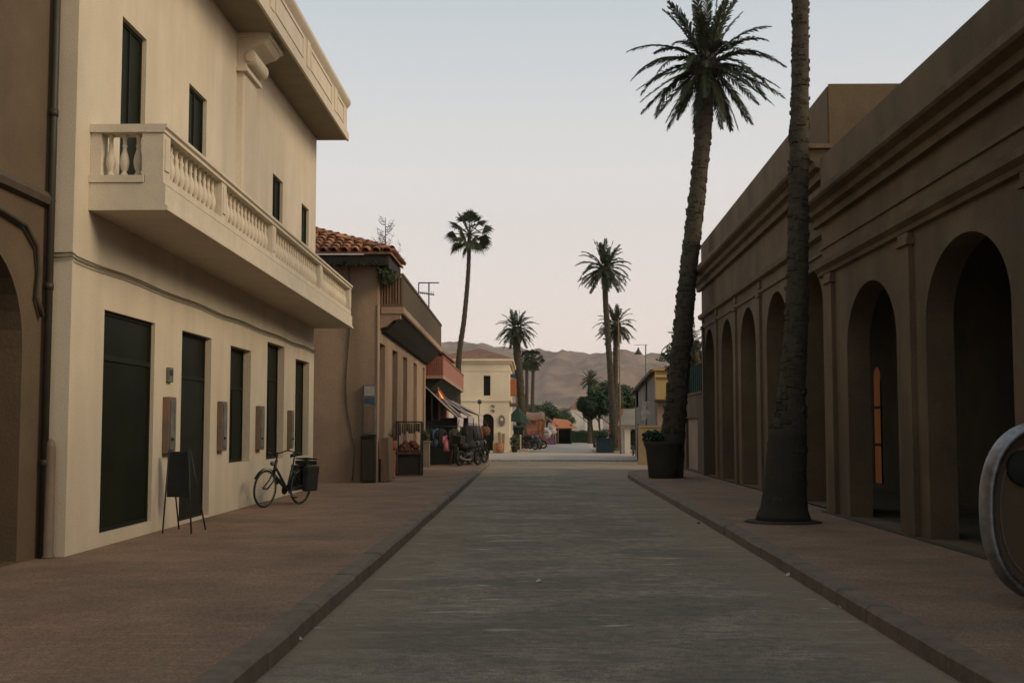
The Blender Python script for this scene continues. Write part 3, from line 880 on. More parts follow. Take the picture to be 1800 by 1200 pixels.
for k in range(nb):
    xx = XP + .05 + (pxo - XP - .08) * k / (nb - 1)
    b.box(xx - .022, xx + .022, BYa + .04, BYa + .085, 4.885, 5.74)
b.box(XP + .003, pxo + .01, BYa + .03, BYa + .1, 5.741, 5.81); b.box(XP + .003, pxo + .01, BYa + .02, BYa + .12, 4.882, 4.96)
b.build('end_railing', 'wood', bs)
B().box(XP + .035, pxo - .03, BYa + .11, BYa + .125, 4.97, 5.70).build('end_panel', 'lattice', bs)
b = B()
nseg = 90
for k in range(nseg):
    ya = BYa + .13 + (BYb - BYa - .13) * k / nseg; yb = ya + (BYb - BYa) / nseg * .82
    z0 = 4.885 + SL3 * (ya - BYa)
    b.box(pxo - .03, pxo - .005, ya, yb, z0 + .02, z0 + .83)
b.sweep_y([(pxo - .06, 5.72), (pxo + .02, 5.72), (pxo + .02, 5.80), (pxo - .06, 5.80)], BYa + .122, BYb, SL3)
b.sweep_y([(pxo - .045, 4.90), (pxo - .031, 4.90), (pxo - .031, 5.72), (pxo - .045, 5.72)], BYa + .13, BYb, SL3)
b.box(XP + .003, pxo - .04, BYb - .06, BYb - .01, 4.70, 5.55)
b.build('side_railing', 'lattice', bs)

def tree_bare(p, h, rr, label):
    t = thing('bare_tree', p, label, 'tree')
    b = B(); b.tube([p, p + Vector((.03, 0, h * .5)), p + Vector((.0, 0, h))], [.045, .028, .008], 6)
    b.build('trunk', 'bark', t)
    b = B(); r = random.Random(3)
    for k in range(22):
        z = h * (.50 + .48 * k / 22); a = r.uniform(0, 6.28) if k > 6 else k * 2.4
        L = rr * (1.15 - .9 * (z / h - .5) * 1.6) * r.uniform(.7, 1.1)
        d = Vector((math.cos(a), math.sin(a), 0)); pts = [p + Vector((0, 0, z))]
        for s in range(1, 6):
            f = s / 5
            pts.append(p + Vector((0, 0, z)) + d * (L * f) + Vector((0, 0, -.18 * L * math.sin(f * 2.6) + L * .75 * f * f)))
        b.tube(pts, [.014, .012, .010, .008, .006, .004], 4, cap=False)
        for s in range(2, 6):
            q = pts[s]
            for m in range(3):
                dd = Vector((r.uniform(-1, 1), r.uniform(-1, 1), r.uniform(-.2, 1))).normalized()
                b.tube([q, q + dd * L * .22, q + dd * L * .34 + Vector((0, 0, .03))], [.007, .005, .003], 3, cap=False)
    b.build('branches', 'bark', t)
pbt = at(676, 560, 40.0); tree_bare(Vector((pbt.x, 40, 4.94)), 3.75, .62, 'thin bare tree on the roof terrace behind the terracotta roof')
# antenna
pa_ = at(754, 497, 44.0)
t = thing('rooftop_antenna', (pa_.x - .1, 44, 4.92), 'black rooftop antenna frame above the wooden balcony', 'antenna')
b = B(); zt = pa_.z; x1 = at(754, 500, 44).x; x0 = at(736, 500, 44).x; x2 = at(772, 500, 44).x
b.tube([(x1, 44, 4.92), (x1, 44, zt)], .025, 6); b.tube([(x0, 44, 4.92), (x0, 44, zt)], .022, 6); b.tube([(x0, 44, zt), (x2, 44, zt)], .022, 6)
b.build('frame', 'iron', t)
zz = at(750, 516, 44).z; b = B(); b.tube([(x0 + .03, 44, zz + .05), (x1 + .2, 44, zz - .05)], .02, 6)
for k in range(7):
    xx = x0 + .06 + k * .08; b.tube([(xx, 43.75, zz + .03 - k * .012), (xx, 44.25, zz + .03 - k * .012)], .012, 4)
    b.tube([(xx, 44, zz - .03), (xx + .01, 44, zz + .08)], .01, 4)
b.build('aerial', 'iron', t)

# meter box on the end wall, dark cabinets under it
p0 = at(640, 676, PY0); p1 = at(661, 764, PY0)
t = thing('meter_box', ((p0.x + p1.x) / 2, PY0, p1.z), 'tall grey meter box with blue label on the pink end wall', 'meter box')
B().box(p0.x, p1.x, PY0 - .16, PY0 - .003, p1.z, p0.z).build('housing', 'greymetal', t, bevel=.01)
B().box(p0.x + .03, p1.x - .03, PY0 - .17, PY0 - .1601, p0.z - .30, p0.z - .04).build('dial_panel', 'tarp', t)
B().box(p0.x + .05, p1.x - .04, PY0 - .172, PY0 - .1602, p0.z - .50, p0.z - .36).build('blue_label', 'bluecloth', t)
B().box(p0.x + .03, p1.x - .03, PY0 - .172, PY0 - .1603, p1.z + .06, p0.z - .58).build('lower_door', 'boxmetal', t)
p0 = at(637, 766, PY0); p1 = at(661, 846, PY0)
t = thing('dark_cabinet', ((p0.x + p1.x) / 2, PY0 - .2, SW), 'dark green wooden cabinet standing under the grey meter box', 'cabinet')
B().box(p0.x, p1.x, PY0 - .30, PY0 - .005, SW, p0.z - .03).build('body', 'darkwood', t, bevel=.01)
B().box(p0.x + .03, p1.x - .03, PY0 - .315, PY0 - .301, SW + .06, p0.z - .1).build('door', 'planter', t, bevel=.004)
B().box(p0.x - .02, p1.x + .02, PY0 - .33, PY0 - .005, p0.z - .029, p0.z).build('top', 'darkwood', t)
# brown panels leaning by the corner
t = mesh_thing(B().obox((-3.93, 32.55, SW + .60), (.10, 0, .01), (0, .5, 0), (-.02, 0, .58)), 'leaning_board', 'wood', (-3.98, 32.7, SW),
               'dark brown board leaning on the street wall of the pink building', 'board')
# terracotta column beside the display case
pt = Vector((-4.0 + .0, 34.6, SW))
pt.x = at(691, 800, 34.6).x
t = thing('terracotta_jar', pt, 'slim orange terracotta urn on a stem beside the glass case', 'urn')
B().lathe(pt, [(.10, 0), (.11, .04), (.06, .10), (.075, .35), (.085, .62), (.06, .74), (.09, .8)], 12).build('stem', 'terra', t)
B().lathe(pt + Vector((0, 0, .8)), [(.07, 0), (.12, .08), (.13, .16), (.10, .24), (.12, .28)], 12).build('bowl', 'terra', t)
q = B(); r = random.Random(2)
for k in range(26):
    a = r.uniform(0, 6.28); q.tube([pt + Vector((0, 0, 1.05)), pt + Vector((.12 * math.cos(a), .12 * math.sin(a), 1.25)), pt + Vector((.22 * math.cos(a), .22 * math.sin(a), 1.25 + r.uniform(-.05, .2)))], [.01, .008, .003], 3, cap=False)
q.build('dry_grass', 'deadfrond', t)
# glass display case
def display_case():
    Y = 36.3; a = at(697, 740, Y); c = at(740, 836, Y)
    x0, x1 = a.x, c.x; z1 = a.z
    t = thing('display_case', ((x0 + x1) / 2, Y, SW), 'tall glass display case filled with rust red goods', 'display case')
    D = .5
    B().box(x0 + .03, x1 - .03, Y + .03, Y + D - .03, SW + .03, SW + .62).build('base_cabinet', 'planter', t)
    f = B(); r = .02
    for x in (x0, x1):
        for y in (Y, Y + D): f.box(x - r, x + r, y - r, y + r, SW, z1)
    for z in (z1 - .02, SW + .65):
        f.box(x0 + r, x1 - r, Y - r, Y + r, z - r, z + r); f.box(x0 + r, x1 - r, Y + D - r, Y + D + r, z - r, z + r)
        f.box(x0 - r, x0 + r, Y + r, Y + D - r, z - r, z + r); f.box(x1 - r, x1 + r, Y + r, Y + D - r, z - r, z + r)
    f.build('frame', 'iron', t)
    B().box(x0 + .02, x1 - .02, Y + .03, Y + D - .03, SW + .67, SW + .69).build('shelf', 'wood', t)
    g = B(); rr = random.Random(4)
    for k in range(34):
        x = rr.uniform(x0 + .1, x1 - .1); y = rr.uniform(Y + .09, Y + D - .09); z = SW + .69 + .085 + .10 * rr.choice([0, 0, 1, 1, 2])
        g.lathe((x, y, z - .08), [(.03, 0), (.075, .04), (.085, .09), (.05, .15), (.02, .17)], 8)
    g.box(x0 + .06, x1 - .06, Y + .06, Y + D - .06, SW + .691, SW + .80); g.build('goods', 'rust', t)
    g = B()
    for k in range(9):
        x = x0 + .09 + (x1 - x0 - .18) * k / 8
        g.tube([(x, Y + .2, z1 - .06), (x, Y + .2, z1 - rr.uniform(.30, .42))], rr.uniform(.02, .035), 6)
    g.build('hanging_goods', 'deadfrond', t)
display_case()
# pale plinth with plant
pp = at(748, 829, 45.0); pp.z = SW; pp = Vector((at(748, 800, 44.6).x, 44.6, SW))
t = thing('stone_plinth', pp, 'pale square plinth with a small plant, between pink building and dark stall', 'planter')
b = B(); b.box(pp.x - .15, pp.x + .15, pp.y - .15, pp.y + .15, SW, SW + .9); b.box(pp.x - .18, pp.x + .18, pp.y - .18, pp.y + .18, SW + .901, SW + .96)
b.build('plinth', 'concrete', t)
b = B(); leafball(b, pp + Vector((0, 0, 1.15)), .2, .2, .22, 160, .06, rnd); b.build('plant', 'leaf2', t)

# ================================================================== RED BUILDING AND STALLS
XD = -4.28; RY0, RY1 = 46.75, 61.5
t4 = thing('red_building', (XD, RY0, 0), 'reddish building with balcony and tiled roof behind the market awnings', 'building')
b = B(); b.prism(rect_loop(RY0, RY1, 0, 5.0), [arch_loop(48 + k * 4.4, 50.6 + k * 4.4, .16, 2.3, .5, 8) for k in range(3)], mapX, XD, XD - .3)
b.box(XD - 6, XD - .301, RY0, RY0 + .3, 0, 5.0); b.box(XD - 6, XD - .301, RY1 - .3, RY1, 0, 5.0)
b.build('wall', 'redwall', t4)
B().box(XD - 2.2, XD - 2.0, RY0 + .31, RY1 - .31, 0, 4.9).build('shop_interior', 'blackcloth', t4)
b = B(); z0 = 5.15
vs = [(XD + .35, RY0 - .1, 4.98), (XD + .35, RY1 + .2, 4.98), (XD - 3, RY1 - 2.5, 6.2), (XD - 3, RY0 + 2.5, 6.2), (XD - 6.3, RY0 - .1, 4.98), (XD - 6.3, RY1 + .2, 4.98)]
vs += [(x, y, z - .08) for x, y, z in vs]
b.add(vs, [(0, 1, 2, 3), (4, 0, 3), (1, 5, 2), (3, 2, 5, 4), (6, 7, 1, 0), (10, 6, 0, 4), (7, 11, 5, 1), (6, 10, 11, 7)])
b.build('roof', 'tilefar', t4)
XDO = -3.48; zA = 3.52
b = B(); b.sweep_y([(XD + .003, zA), (XDO, zA), (XDO, zA + .12), (XD + .003, zA + .12)], RY0 + .1, RY1 - .5, -.010)
bo = b.build('balcony', 'pinklight', t4)
b = B(); b.box(XD + .004, XDO - .0, RY0 + .12, RY0 + .17, zA + .121, zA + .86); b.build('front_panel', 'redwall', bo)
b = B()
for k in range(8):
    x = XD + .1 + .09 * k; b.box(x, x + .04, RY0 + .10, RY0 + .119, zA + .15, zA + .83)
b.build('front_slats', 'redpanel', bo)
b = B(); b.sweep_y([(XDO - .05, zA + .121), (XDO - .01, zA + .121), (XDO - .01, zA + .84), (XDO - .05, zA + .84)], RY0 + .171, RY1 - .5, -.010)
b.sweep_y([(XDO - .07, zA + .841), (XDO + .02, zA + .841), (XDO + .02, zA + .89), (XDO - .07, zA + .89)], RY0 + .10, RY1 - .5, -.010)
b.build('side_panel', 'redpanel', bo)
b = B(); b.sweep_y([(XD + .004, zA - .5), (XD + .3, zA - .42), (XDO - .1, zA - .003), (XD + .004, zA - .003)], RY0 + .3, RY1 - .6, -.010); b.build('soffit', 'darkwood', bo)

def awning(y0, y1, xo, zw, zo, label, mc, mv, vh=.5):
    t = thing('market_awning', (xo, y0, SW), label, 'awning', 'awnings over the market stalls')
    b = B(); n = 6; xw = XD + .02
    top = []; nY = 9
    for j in range(nY):
        y = y0 + (y1 - y0) * j / (nY - 1)
        sag = .0 + .05 * math.sin(j * math.pi)
        for i in range(n + 1):
            f = i / n
            z = zw + (zo - zw) * f - .10 * math.sin(math.pi * f) * (1 if j % 4 else .3)
            top.append((xw + (xo - xw) * f, y, z))
    vs = top + [(x, y, z - .02) for x, y, z in top]; o = len(top); fs = []
    for j in range(nY - 1):
        for i in range(n):
            a = j * (n + 1) + i
            fs.append((a, a + 1, a + n + 2, a + n + 1)); fs.append((a + o, a + n + 1 + o, a + n + 2 + o, a + 1 + o))
    b.add(vs, fs, True); b.build('canopy', mc, t)
    b = B(); m = 24; vs = []
    for j in range(m + 1):
        y = y0 + (y1 - y0) * j / m; w_ = .02 * math.sin(j * 1.9)
        vs += [(xo + .012 + w_, y, zo - .005), (xo + .012 - w_, y, zo - vh + .04 * math.sin(j * 1.3)), (xo + .0 + w_, y, zo - .005), (xo + .0 - w_, y, zo - vh + .04 * math.sin(j * 1.3))]
    fs = []
    for j in range(m): a = 4 * j; fs += [(a, a + 1, a + 5, a + 4), (a + 2, a + 6, a + 7, a + 3)]
    b.add(vs, fs); b.build('valance', mv, t)
    b = B(); b.tube([(xw, y0 - .03, zw + .02), (xo, y0 - .03, zo + .02)], .022, 6); b.tube([(xw, y1 + .02, zw + .02), (xo, y1 + .02, zo + .02)], .022, 6); b.tube([(xo, y0 - .03, zo), (xo, y1 + .02, zo)], .02, 6)
    b.build('frame', mv if mv != 'valance2' else 'valance', t)
    for y in (y0 + .1, y1 - .1):
        B().tube([(xo + .02, y, SW), (xo - .02, y, zo)], .02, 6).build('pole', 'wood', t)
    B().box(XD + .004, XD + .03, y0, y1, SW + .01, zw - .03).build('dark_backing', 'blackcloth', t)  # black sheet added over the wall, standing in for the stall's inner shade
    B().box(XD + .05, xo - .25, y0 + .3, y0 + .33, SW + .01, zo - .1).build('dark_side_sheet', 'blackcloth', t)  # second black sheet added across the stall to darken the view inside
awning(46.9, 50.6, -2.92, 3.25, 1.98, 'nearest dark brown awning with a white valance over the market stall', 'awningstripe', 'valance', .55)
awning(51.0, 55.0, -2.72, 3.15, 2.08, 'second awning, with a lilac valance, behind the nearest brown awning', 'awning', 'valance2', .55)
awning(55.4, 59.6, -2.45, 3.05, 2.15, 'farthest green awning with a short white valance near the cream house', 'greencloth', 'valance', .45)
# stall furniture
def stall_table(y0, y1, x0, x1, label, mc):
    t = thing('stall_table', ((x0 + x1) / 2, y0, SW), label, 'stall table', 'cloth covered stall tables')
    b = B(); b.box(x0, x1, y0, y1, SW + .86, SW + .90); b.build('tabletop', 'wood', t)
    m = 22; b = B(); vs = []
    ring = [(x0 - .02, y0 - .02), (x1 + .02, y0 - .02), (x1 + .02, y1 + .02), (x0 - .02, y1 + .02)]
    pts = []
    for i in range(4):
        a = Vector(ring[i]); c = Vector(ring[(i + 1) % 4])
        for k in range(m): pts.append(a.lerp(c, k / m))
    n = len(pts); cxy = Vector(((x0 + x1) / 2, (y0 + y1) / 2))
    for i, p in enumerate(pts):
        o_ = (p - cxy).normalized() * (.03 * math.sin(i * 1.4)); vs += [(p.x, p.y, SW + .905), (p.x + o_.x, p.y + o_.y, SW + .04)]
    fs = [(2 * i, 2 * i + 1, (2 * i + 3) % (2 * n), (2 * i + 2) % (2 * n)) for i in range(n)] + [tuple(2 * i for i in range(n))]
    b.add(vs, fs, False); b.build('cloth', mc, t)
    return t
stall_table(47.6, 50.4, -3.9, -3.1, 'stall table under a black cloth below the nearest brown awning', 'blackcloth')
stall_table(51.4, 54.6, -3.6, -2.85, 'stall table under a dark cloth below the lilac valance', 'darkwood')
# racks of dark garments
def garment(p, wd, h, th, mc, name, label, cat, group=None, ax=Vector((0, 1, 0))):
    """hanging garment: shoulders, body with soft folds"""
    nx = ax.cross(Vector((0, 0, 1))); b = B(); K = 12; rows = [(0, .12, .4), (.04, .45, .8), (.10, .98, 1), (.35, .88, 1), (.7, .95, 1.1), (1, 1.05, 1.15)]
    vs = []; r = random.Random(int(p.x * 100 + p.y * 37))
    for f, wf, tf in rows:
        for k in range(K):
            a = 2 * math.pi * k / K
            vs.append(p + ax * (wd / 2 * wf * math.cos(a)) + nx * (th / 2 * tf * math.sin(a) * (1 + .35 * math.sin(3 * a + f * 4))) - Vector((0, 0, f * h + (.02 * math.sin(4 * a) if f == 1 else 0))))
    fs = []
    for i in range(len(rows) - 1):
        for k in range(K): fs.append((i * K + k, i * K + (k + 1) % K, (i + 1) * K + (k + 1) % K, (i + 1) * K + k))
    fs += [tuple(range(K - 1, -1, -1)), tuple((len(rows) - 1) * K + k for k in range(K))]
    b.add(vs, fs, True)
    # sleeves
    for s in (-1, 1):
        b.tube([p + ax * (wd * .42 * s) - Vector((0, 0, .07)), p + ax * (wd * .56 * s) - Vector((0, 0, h * .3)), p + ax * (wd * .58 * s) - Vector((0, 0, h * .55))], [.05, .05, .04], 6)
    b.tube([p, p + Vector((0, 0, .07))], .006, 4)
    return mesh_thing(b, name, mc, p, label, cat, group)
t = thing('clothes_rail', (-3.35, 46.2, SW), 'black clothes rail in front of the dark stall opening', 'clothes rail')
b = B(); b.tube([(-4.0, 46.2, SW + 1.5), (-2.75, 46.2, SW + 1.5)], .015, 6); b.build('rail', 'iron', t)
for x in (-4.0, -2.75):
    b = B(); b.tube([(x, 46.2, SW), (x, 46.2, SW + 1.5)], .015, 6); b.tube([(x, 45.95, SW + .02), (x, 46.45, SW + .02)], .015, 6); b.build('upright', 'iron', t)
cols = [('blackcloth', 'black'), ('bluecloth', 'dark blue'), ('blackcloth', 'black'), ('pinkcloth', 'pink'), ('planter', 'dark green')]
xs = [-3.86, -3.66, -3.50, at(785, 780, 46.2).x, -3.02]
lab = ['black jacket at the wall end of the clothes rail', 'dark blue jacket hanging second on the clothes rail', 'black jacket hanging between the blue jacket and pink shirt', 'bright pink shirt hanging in the dark stall opening', 'dark green jacket at the street end of the clothes rail']
for (mc, c), x, l in zip(cols, xs, lab):
    hh = .75 if c != 'pink' else .62
    garment(Vector((x, 46.2, SW + 1.43 - (.25 if c == 'pink' else 0))), .34 if c != 'pink' else .26, hh, .14, mc, 'hanging_garment', l, 'garment', 'garments on the clothes rail', ax=Vector((math.cos(.5), math.sin(.5), 0)))
# orange pole and lamp streak
po = at(772, 740, 47.5)
mesh_thing(B().tube([(po.x, 47.5, SW), (po.x, 47.5, 3.0)], .045, 8), 'painted_pole', 'orange', (po.x, 47.5, SW), 'orange painted pole inside the dark stall', 'pole')
pl = at(774, 688, 47.2)
t = thing('stall_lamp', pl, 'glowing orange lamp under the nearest awning', 'lamp')
q0 = at(770, 683, 47.2); q1 = at(779, 700, 47.2)
B().tube([q0, q1], .035, 8).build('tube', 'lampglow', t); B().tube([q0 + Vector((-.03, 0, .04)), q1 + Vector((.05, 0, .03))], .045, 6).build('shade', 'orange', t)
la = at(807, 742, 46.6); lb_ = gnd(790, 818, SW)
mesh_thing(B().tube([lb_, (la.x, 46.75, 1.9)], .02, 6), 'leaning_stick', 'wood', lb_, 'thin stick leaning on the corner of the nearest awning', 'stick')
# orange-red basket hanging at the stall end
ph = at(853, 757, 54.5)
t = thing('hanging_basket', ph, 'round orange basket hanging at the far end of the stalls', 'basket')
B().lathe(ph, [(.05, -.25), (.18, -.19), (.24, -.02), (.21, .13), (.1, .2)], 14).build('body', 'rust', t)
B().tube([ph + Vector((-.12, 0, .2)), ph + Vector((0, 0, .5)), ph + Vector((.12, 0, .2))], .012, 5).build('handle', 'wood', t)

t = thing('clothes_rail', (-2.35, 44.9, SW), 'long clothes rail of dark coats on the kerb side of the stalls', 'clothes rail')
b = B(); b.tube([(-2.55, 47.1, SW + 1.62), (-2.42, 52.6, SW + 1.62)], .015, 6); b.build('rail', 'iron', t)
for x, y in ((-2.55, 47.1), (-2.42, 52.6)):
    b = B(); b.tube([(x, y, SW), (x, y, SW + 1.62)], .015, 6); b.tube([(x - .25, y, SW + .02), (x + .25, y, SW + .02)], .015, 6); b.build('upright', 'iron', t)
gl = ['nearest black coat on the kerb side clothes rail', 'dark green coat second on the kerb side clothes rail', 'black coat third on the kerb side clothes rail', 'dark blue coat on the kerb side clothes rail', 'brownish coat on the kerb side clothes rail',
      'black coat just past the brownish coat on the kerb side rail', 'dark red coat on the kerb side clothes rail', 'last black coat on the kerb side clothes rail']
for k, (mc, l) in enumerate(zip(('blackcloth', 'planter', 'blackcloth', 'bluecloth', 'awningstripe', 'blackcloth', 'redcloth', 'blackcloth'), gl)):
    f = k / 7; garment(Vector((-2.55 + .13 * f, 47.25 + 5.2 * f, SW + 1.55)), .5, 1.15, .2, mc, 'hanging_coat', l, 'coat', 'coats on the kerb side rail', ax=Vector((1, .25, 0)).normalized())
def motorbike(loc, rz, label, m='blackcloth', group='motorbikes parked by the stalls', box=False):
    t = thing('motorbike', loc, label, 'motorbike', group, rz=rz)
    for x in (0, 1.28):
        N = 24; wv = B().tube([(x + .25 * math.cos(2 * math.pi * k / N), 0, .30 + .25 * math.sin(2 * math.pi * k / N)) for k in range(N)], .055, 8, closed=True).build('wheel', 'tyre', t, local=True)
        B().lathe((x, -.05, .3), [(.09, 0), (.09, .1)], 10, axis='y').build('hub', 'greymetal', wv, local=True)
        s = B()
        for k in range(6):
            a = math.pi * k / 3; s.tube([(x, 0, .3), (x + .21 * math.cos(a), 0, .3 + .21 * math.sin(a))], .012, 5)
        s.build('spokes', 'greymetal', wv, local=True)
    b = B(); b.tube([(.30, 0, .42), (.55, 0, .40), (.80, 0, .45)], [.10, .14, .10], 10); b.box(.45, .72, -.14, .14, .24, .42)
    b.tube([(0, -.08, .3), (.4, -.09, .42)], .025, 6); b.tube([(0, .08, .3), (.4, .09, .42)], .025, 6)
    b.build('engine', 'iron', t, local=True)
    b = B(); b.tube([(.42, 0, .72), (.60, 0, .78), (.80, 0, .80), (.95, 0, .72)], [.07, .15, .16, .06], 12); b.build('tank', m, t, local=True)
    b = B(); b.tube([(-.20, 0, .80), (0, 0, .79), (.25, 0, .76), (.45, 0, .76)], [.06, .12, .13, .08], 10); b.build('seat', 'tyre', t, local=True)
    b = B()
    for s in (-1, 1): b.tube([(1.28, .08 * s, .3), (1.02, .08 * s, .92)], .025, 6)
    b.tube([(.82, .36, 1.02), (.98, .2, 1.02), (1.0, 0, .98), (.98, -.2, 1.02), (.82, -.36, 1.02)], .017, 6); b.build('handlebar', 'iron', t, local=True)
    B().lathe((1.05, 0, .86), [(.05, 0), (.09, .04), (.09, .10)], 12, axis='x').build('headlight', 'greymetal', t, local=True)
    b = B(); pts = [(1.28 + .33 * math.cos(a), .30 + .33 * math.sin(a)) for a in [R(20 + 14 * k) for k in range(10)]]
    vs = []
    for X_, Z_ in pts: vs += [(X_, -.07, Z_), (X_, .07, Z_)]
    b.add(vs, [(2 * k, 2 * k + 1, 2 * k + 3, 2 * k + 2) for k in range(9)]); b.build('mudguard', m, t, local=True)
    B().tube([(.55, -.16, .26), (.1, -.17, .25), (-.25, -.17, .32)], [.03, .04, .045], 8).build('exhaust', 'greymetal', t, local=True)
    for s in (-1, 1):
        B().tube([(.90, .26 * s, 1.02), (.86, .34 * s, 1.18), (.86, .36 * s, 1.22)], [.008, .008, .05], 6).build('mirror', 'iron', t, local=True)
    if box: B().box(-.38, -.02, -.2, .2, .84, 1.16).build('top_box', 'tyre', t, local=True, bevel=.03)
    t.rotation_euler = (R(5), 0, rz)
p = gnd(824, 819, SW)
motorbike(Vector((-2.75, 45.6, SW)), R(60), 'black motorbike with a top box parked in front of the lilac awning', box=True)
motorbike(Vector((-2.5, 48.2, SW)), R(65), 'black motorbike behind the one with a top box, at the kerb')
motorbike(Vector((-2.45, 50.9, SW)), R(95), 'dark blue motorbike nearest the cream house on the left pavement', 'bluecloth')

# ================================================================== CREAM HOUSE
YC = 76.5
t5 = thing('cream_house', (-3, YC, 0), 'cream two-storey corner house with arched door and hipped tile roof', 'building')
xl = -7.5; a = at(895, 796, YC); xr = a.x; ZT = at(850, 634, YC).z; D5 = 12
w0 = at(850, 660, YC); w1 = at(862, 695, YC); d0 = at(845, 790, YC); d1 = at(868, 727, YC)
b = B(); b.prism(rect_loop(xl, xr, 0, ZT), [rect_loop(w0.x, w1.x, w1.z, w0.z), arch_loop(d0.x, d1.x, .13, d1.z - .42, .42, 10)], mapY, YC, YC + .35)
b.prism([(YC + .351, 0), (YC + D5, 0), (YC + D5, ZT), (YC + .351, ZT)], [rect_loop(YC + 2, YC + 3, 3.2, 4.6), rect_loop(YC + 6, YC + 7, 3.2, 4.6)], mapX, xr, xr - .35)
b.box(xl, xl + .3, YC + .351, YC + D5, 0, ZT); b.box(xl + .301, xr - .351, YC + D5 - .3, YC + D5, 0, ZT)
b.build('wall', 'cream2', t5)
B().box(w0.x + .003, w1.x - .003, YC + .15, YC + .2, w1.z + .003, w0.z - .003).build('window', 'door', t5)
B().box(d0.x - .3, d1.x + .3, YC + .40, YC + .45, .02, d1.z + .1).build('door', 'door', t5)
for k in (2, 6): B().box(xr - .2, xr - .25, YC + k + .01, YC + k + .99, 3.21, 4.59).build('window', 'door', t5)
b = B()
zs_ = at(850, 705, YC).z
for zz, hh, pr_ in ((ZT - .02, .16, .28), (ZT - .16, .13, .14), (zs_, .10, .07), (at(850, 655, YC).z + .1, .05, .03)):
    b.box(xl - .05, xr + pr_, YC - pr_, YC - .002, zz, zz + hh); b.box(xr + .002, xr + pr_, YC, YC + D5, zz, zz + hh)
b.build('cornice', 'cream2', t5)
b = B(); rx0 = at(806, 640, YC).x; top = at(845, 614, YC + 4)
x0 = -5.6; zc = ZT + .14
vs = [(x0 - 1.2, YC - .3, zc), (xr + .3, YC - .3, zc), (xr + .3, YC + 9, zc), (x0 - 1.2, YC + 9, zc), (top.x, YC + 3.0, top.z), (top.x - .3, YC + 6, top.z)]
b.add(vs, [(0, 1, 4), (1, 2, 5, 4), (2, 3, 5), (3, 0, 4, 5), (3, 2, 1, 0)])
b.build('roof', 'tilefar', t5)
# orange shutter and side balcony on the right face
pz = at(905, 665, YC + 3)
b = B(); b.box(xr + .003, xr + .42, YC + 4.2, YC + 4.3, at(905, 696, YC + 4).z, at(905, 665, YC + 4).z); b.build('orange_screen', 'orange', t5)
b = B(); b.box(xr + .003, xr + .36, YC + 4.22, YC + 4.32, at(905, 664, YC + 4).z, at(905, 657, YC + 4).z); b.build('blue_sign', 'bluecloth', t5)
b = B()
for k in range(3): 
    b.obox((xr + .25, YC + .8 + 1.6 * k, 3.1 - .02 * k), (.25, 0, 0), (0, .5, 0), (0, 0, .06)); b.obox((xr + .45, YC + .8 + 1.6 * k, 3.4), (.03, 0, 0), (0, .5, 0), (0, 0, .22))
b.build('window_box', 'lattice', t5)
# wall lamp, plaque, boards
pl = at(843, 706, YC - .6); pl2 = at(843, 752, YC - .6)
t = thing('globe_lamp_post', (pl.x, YC - 1.1, 0), 'dark round globe lamp on a thin post before the cream house', 'lamp post')
pl = at(843, 706, YC - 1.1)
B().lathe((pl.x, YC - 1.1, pl.z), [(.04, -.14), (.11, -.10), (.15, 0), (.11, .10), (.04, .14)], 12).build('globe', 'iron', t)
B().tube([(pl.x, YC - 1.1, 0), (pl.x, YC - 1.1, pl.z - .1)], .018, 6).build('post', 'iron', t)
pk = at(882, 739, YC)
t = thing('wall_plaque', (pk.x, YC - .05, pk.z), 'brown oval plaque on the front of the cream house', 'plaque')
vs = [(pk.x + .21 * math.cos(2 * math.pi * k / 20), pk.z + .36 * math.sin(2 * math.pi * k / 20)) for k in range(20)]
B().prism(vs, [], mapY, YC - .08, YC - .075 + .07).build('board', 'boxmetal', t)
vs = [(pk.x + .1 * math.cos(2 * math.pi * k / 12), pk.z + .08 + .1 * math.sin(2 * math.pi * k / 12)) for k in range(12)]
B().prism(vs, [], mapY, YC - .10, YC - .081).build('boss', 'white', t)
pk = at(889, 718, YC)
for k, (px, py, l) in enumerate(((866, 714, 'upper small iron bracket on the cream house wall'), (866, 722, 'lower small iron bracket on the cream house wall'))):
    q = at(px, py, YC); mesh_thing(B().tube([q + Vector((-.12, -.02, 0)), q + Vector((0, -.10, .08)), q + Vector((.12, -.02, 0)), q + Vector((0, -.03, -.1))], .03, 6), 'wall_bracket', 'iron', q, l, 'bracket')
for k, (px, lean, l) in enumerate(((875, .18, 'left of two tall brown planks leaning on the cream house'), (881, .1, 'right of two tall brown planks leaning on the cream house'))):
    q = at(px, 795, YC - .6); top_z = at(px, 759 + k * 3, YC).z
    mesh_thing(B().obox((q.x + .1, YC - .35, top_z / 2), (.09, 0, 0), (0, .03, 0), (lean * (1 if k else -.6) * .3, .22, top_z / 2)), 'leaning_plank', 'wood', (q.x, YC - .5, 0), l, 'plank', 'planks leaning on the cream house')
q = gnd(878, 798, 0); q = Vector((at(878, 795, YC - 1.2).x, YC - 1.2, 0))
mesh_thing(B().lathe(q, [(.16, 0), (.22, .25), (.26, .5), (.20, .58), (.24, .64)], 12), 'terracotta_pot', 'terra', q, 'orange clay pot at the foot of the leaning planks', 'pot')
q = Vector((at(871, 795, YC - .9).x, YC - .9, 0))
mesh_thing(B().box(q.x - .16, q.x + .16, q.y - .16, q.y + .16, 0, .75), 'yellow_box', 'yellow', q, 'pale yellow box beside the arched door of the cream house', 'box', bevel=.02)
q = Vector((at(897, 797, YC - .4).x + .25, YC + 1.2, 0))
t = thing('potted_plant', q, 'dark green plant in a pot at the corner of the cream house', 'potted plant')
B().lathe(q, [(.16, 0), (.24, .35), (.27, .4)], 10).build('pot', 'planter', t)
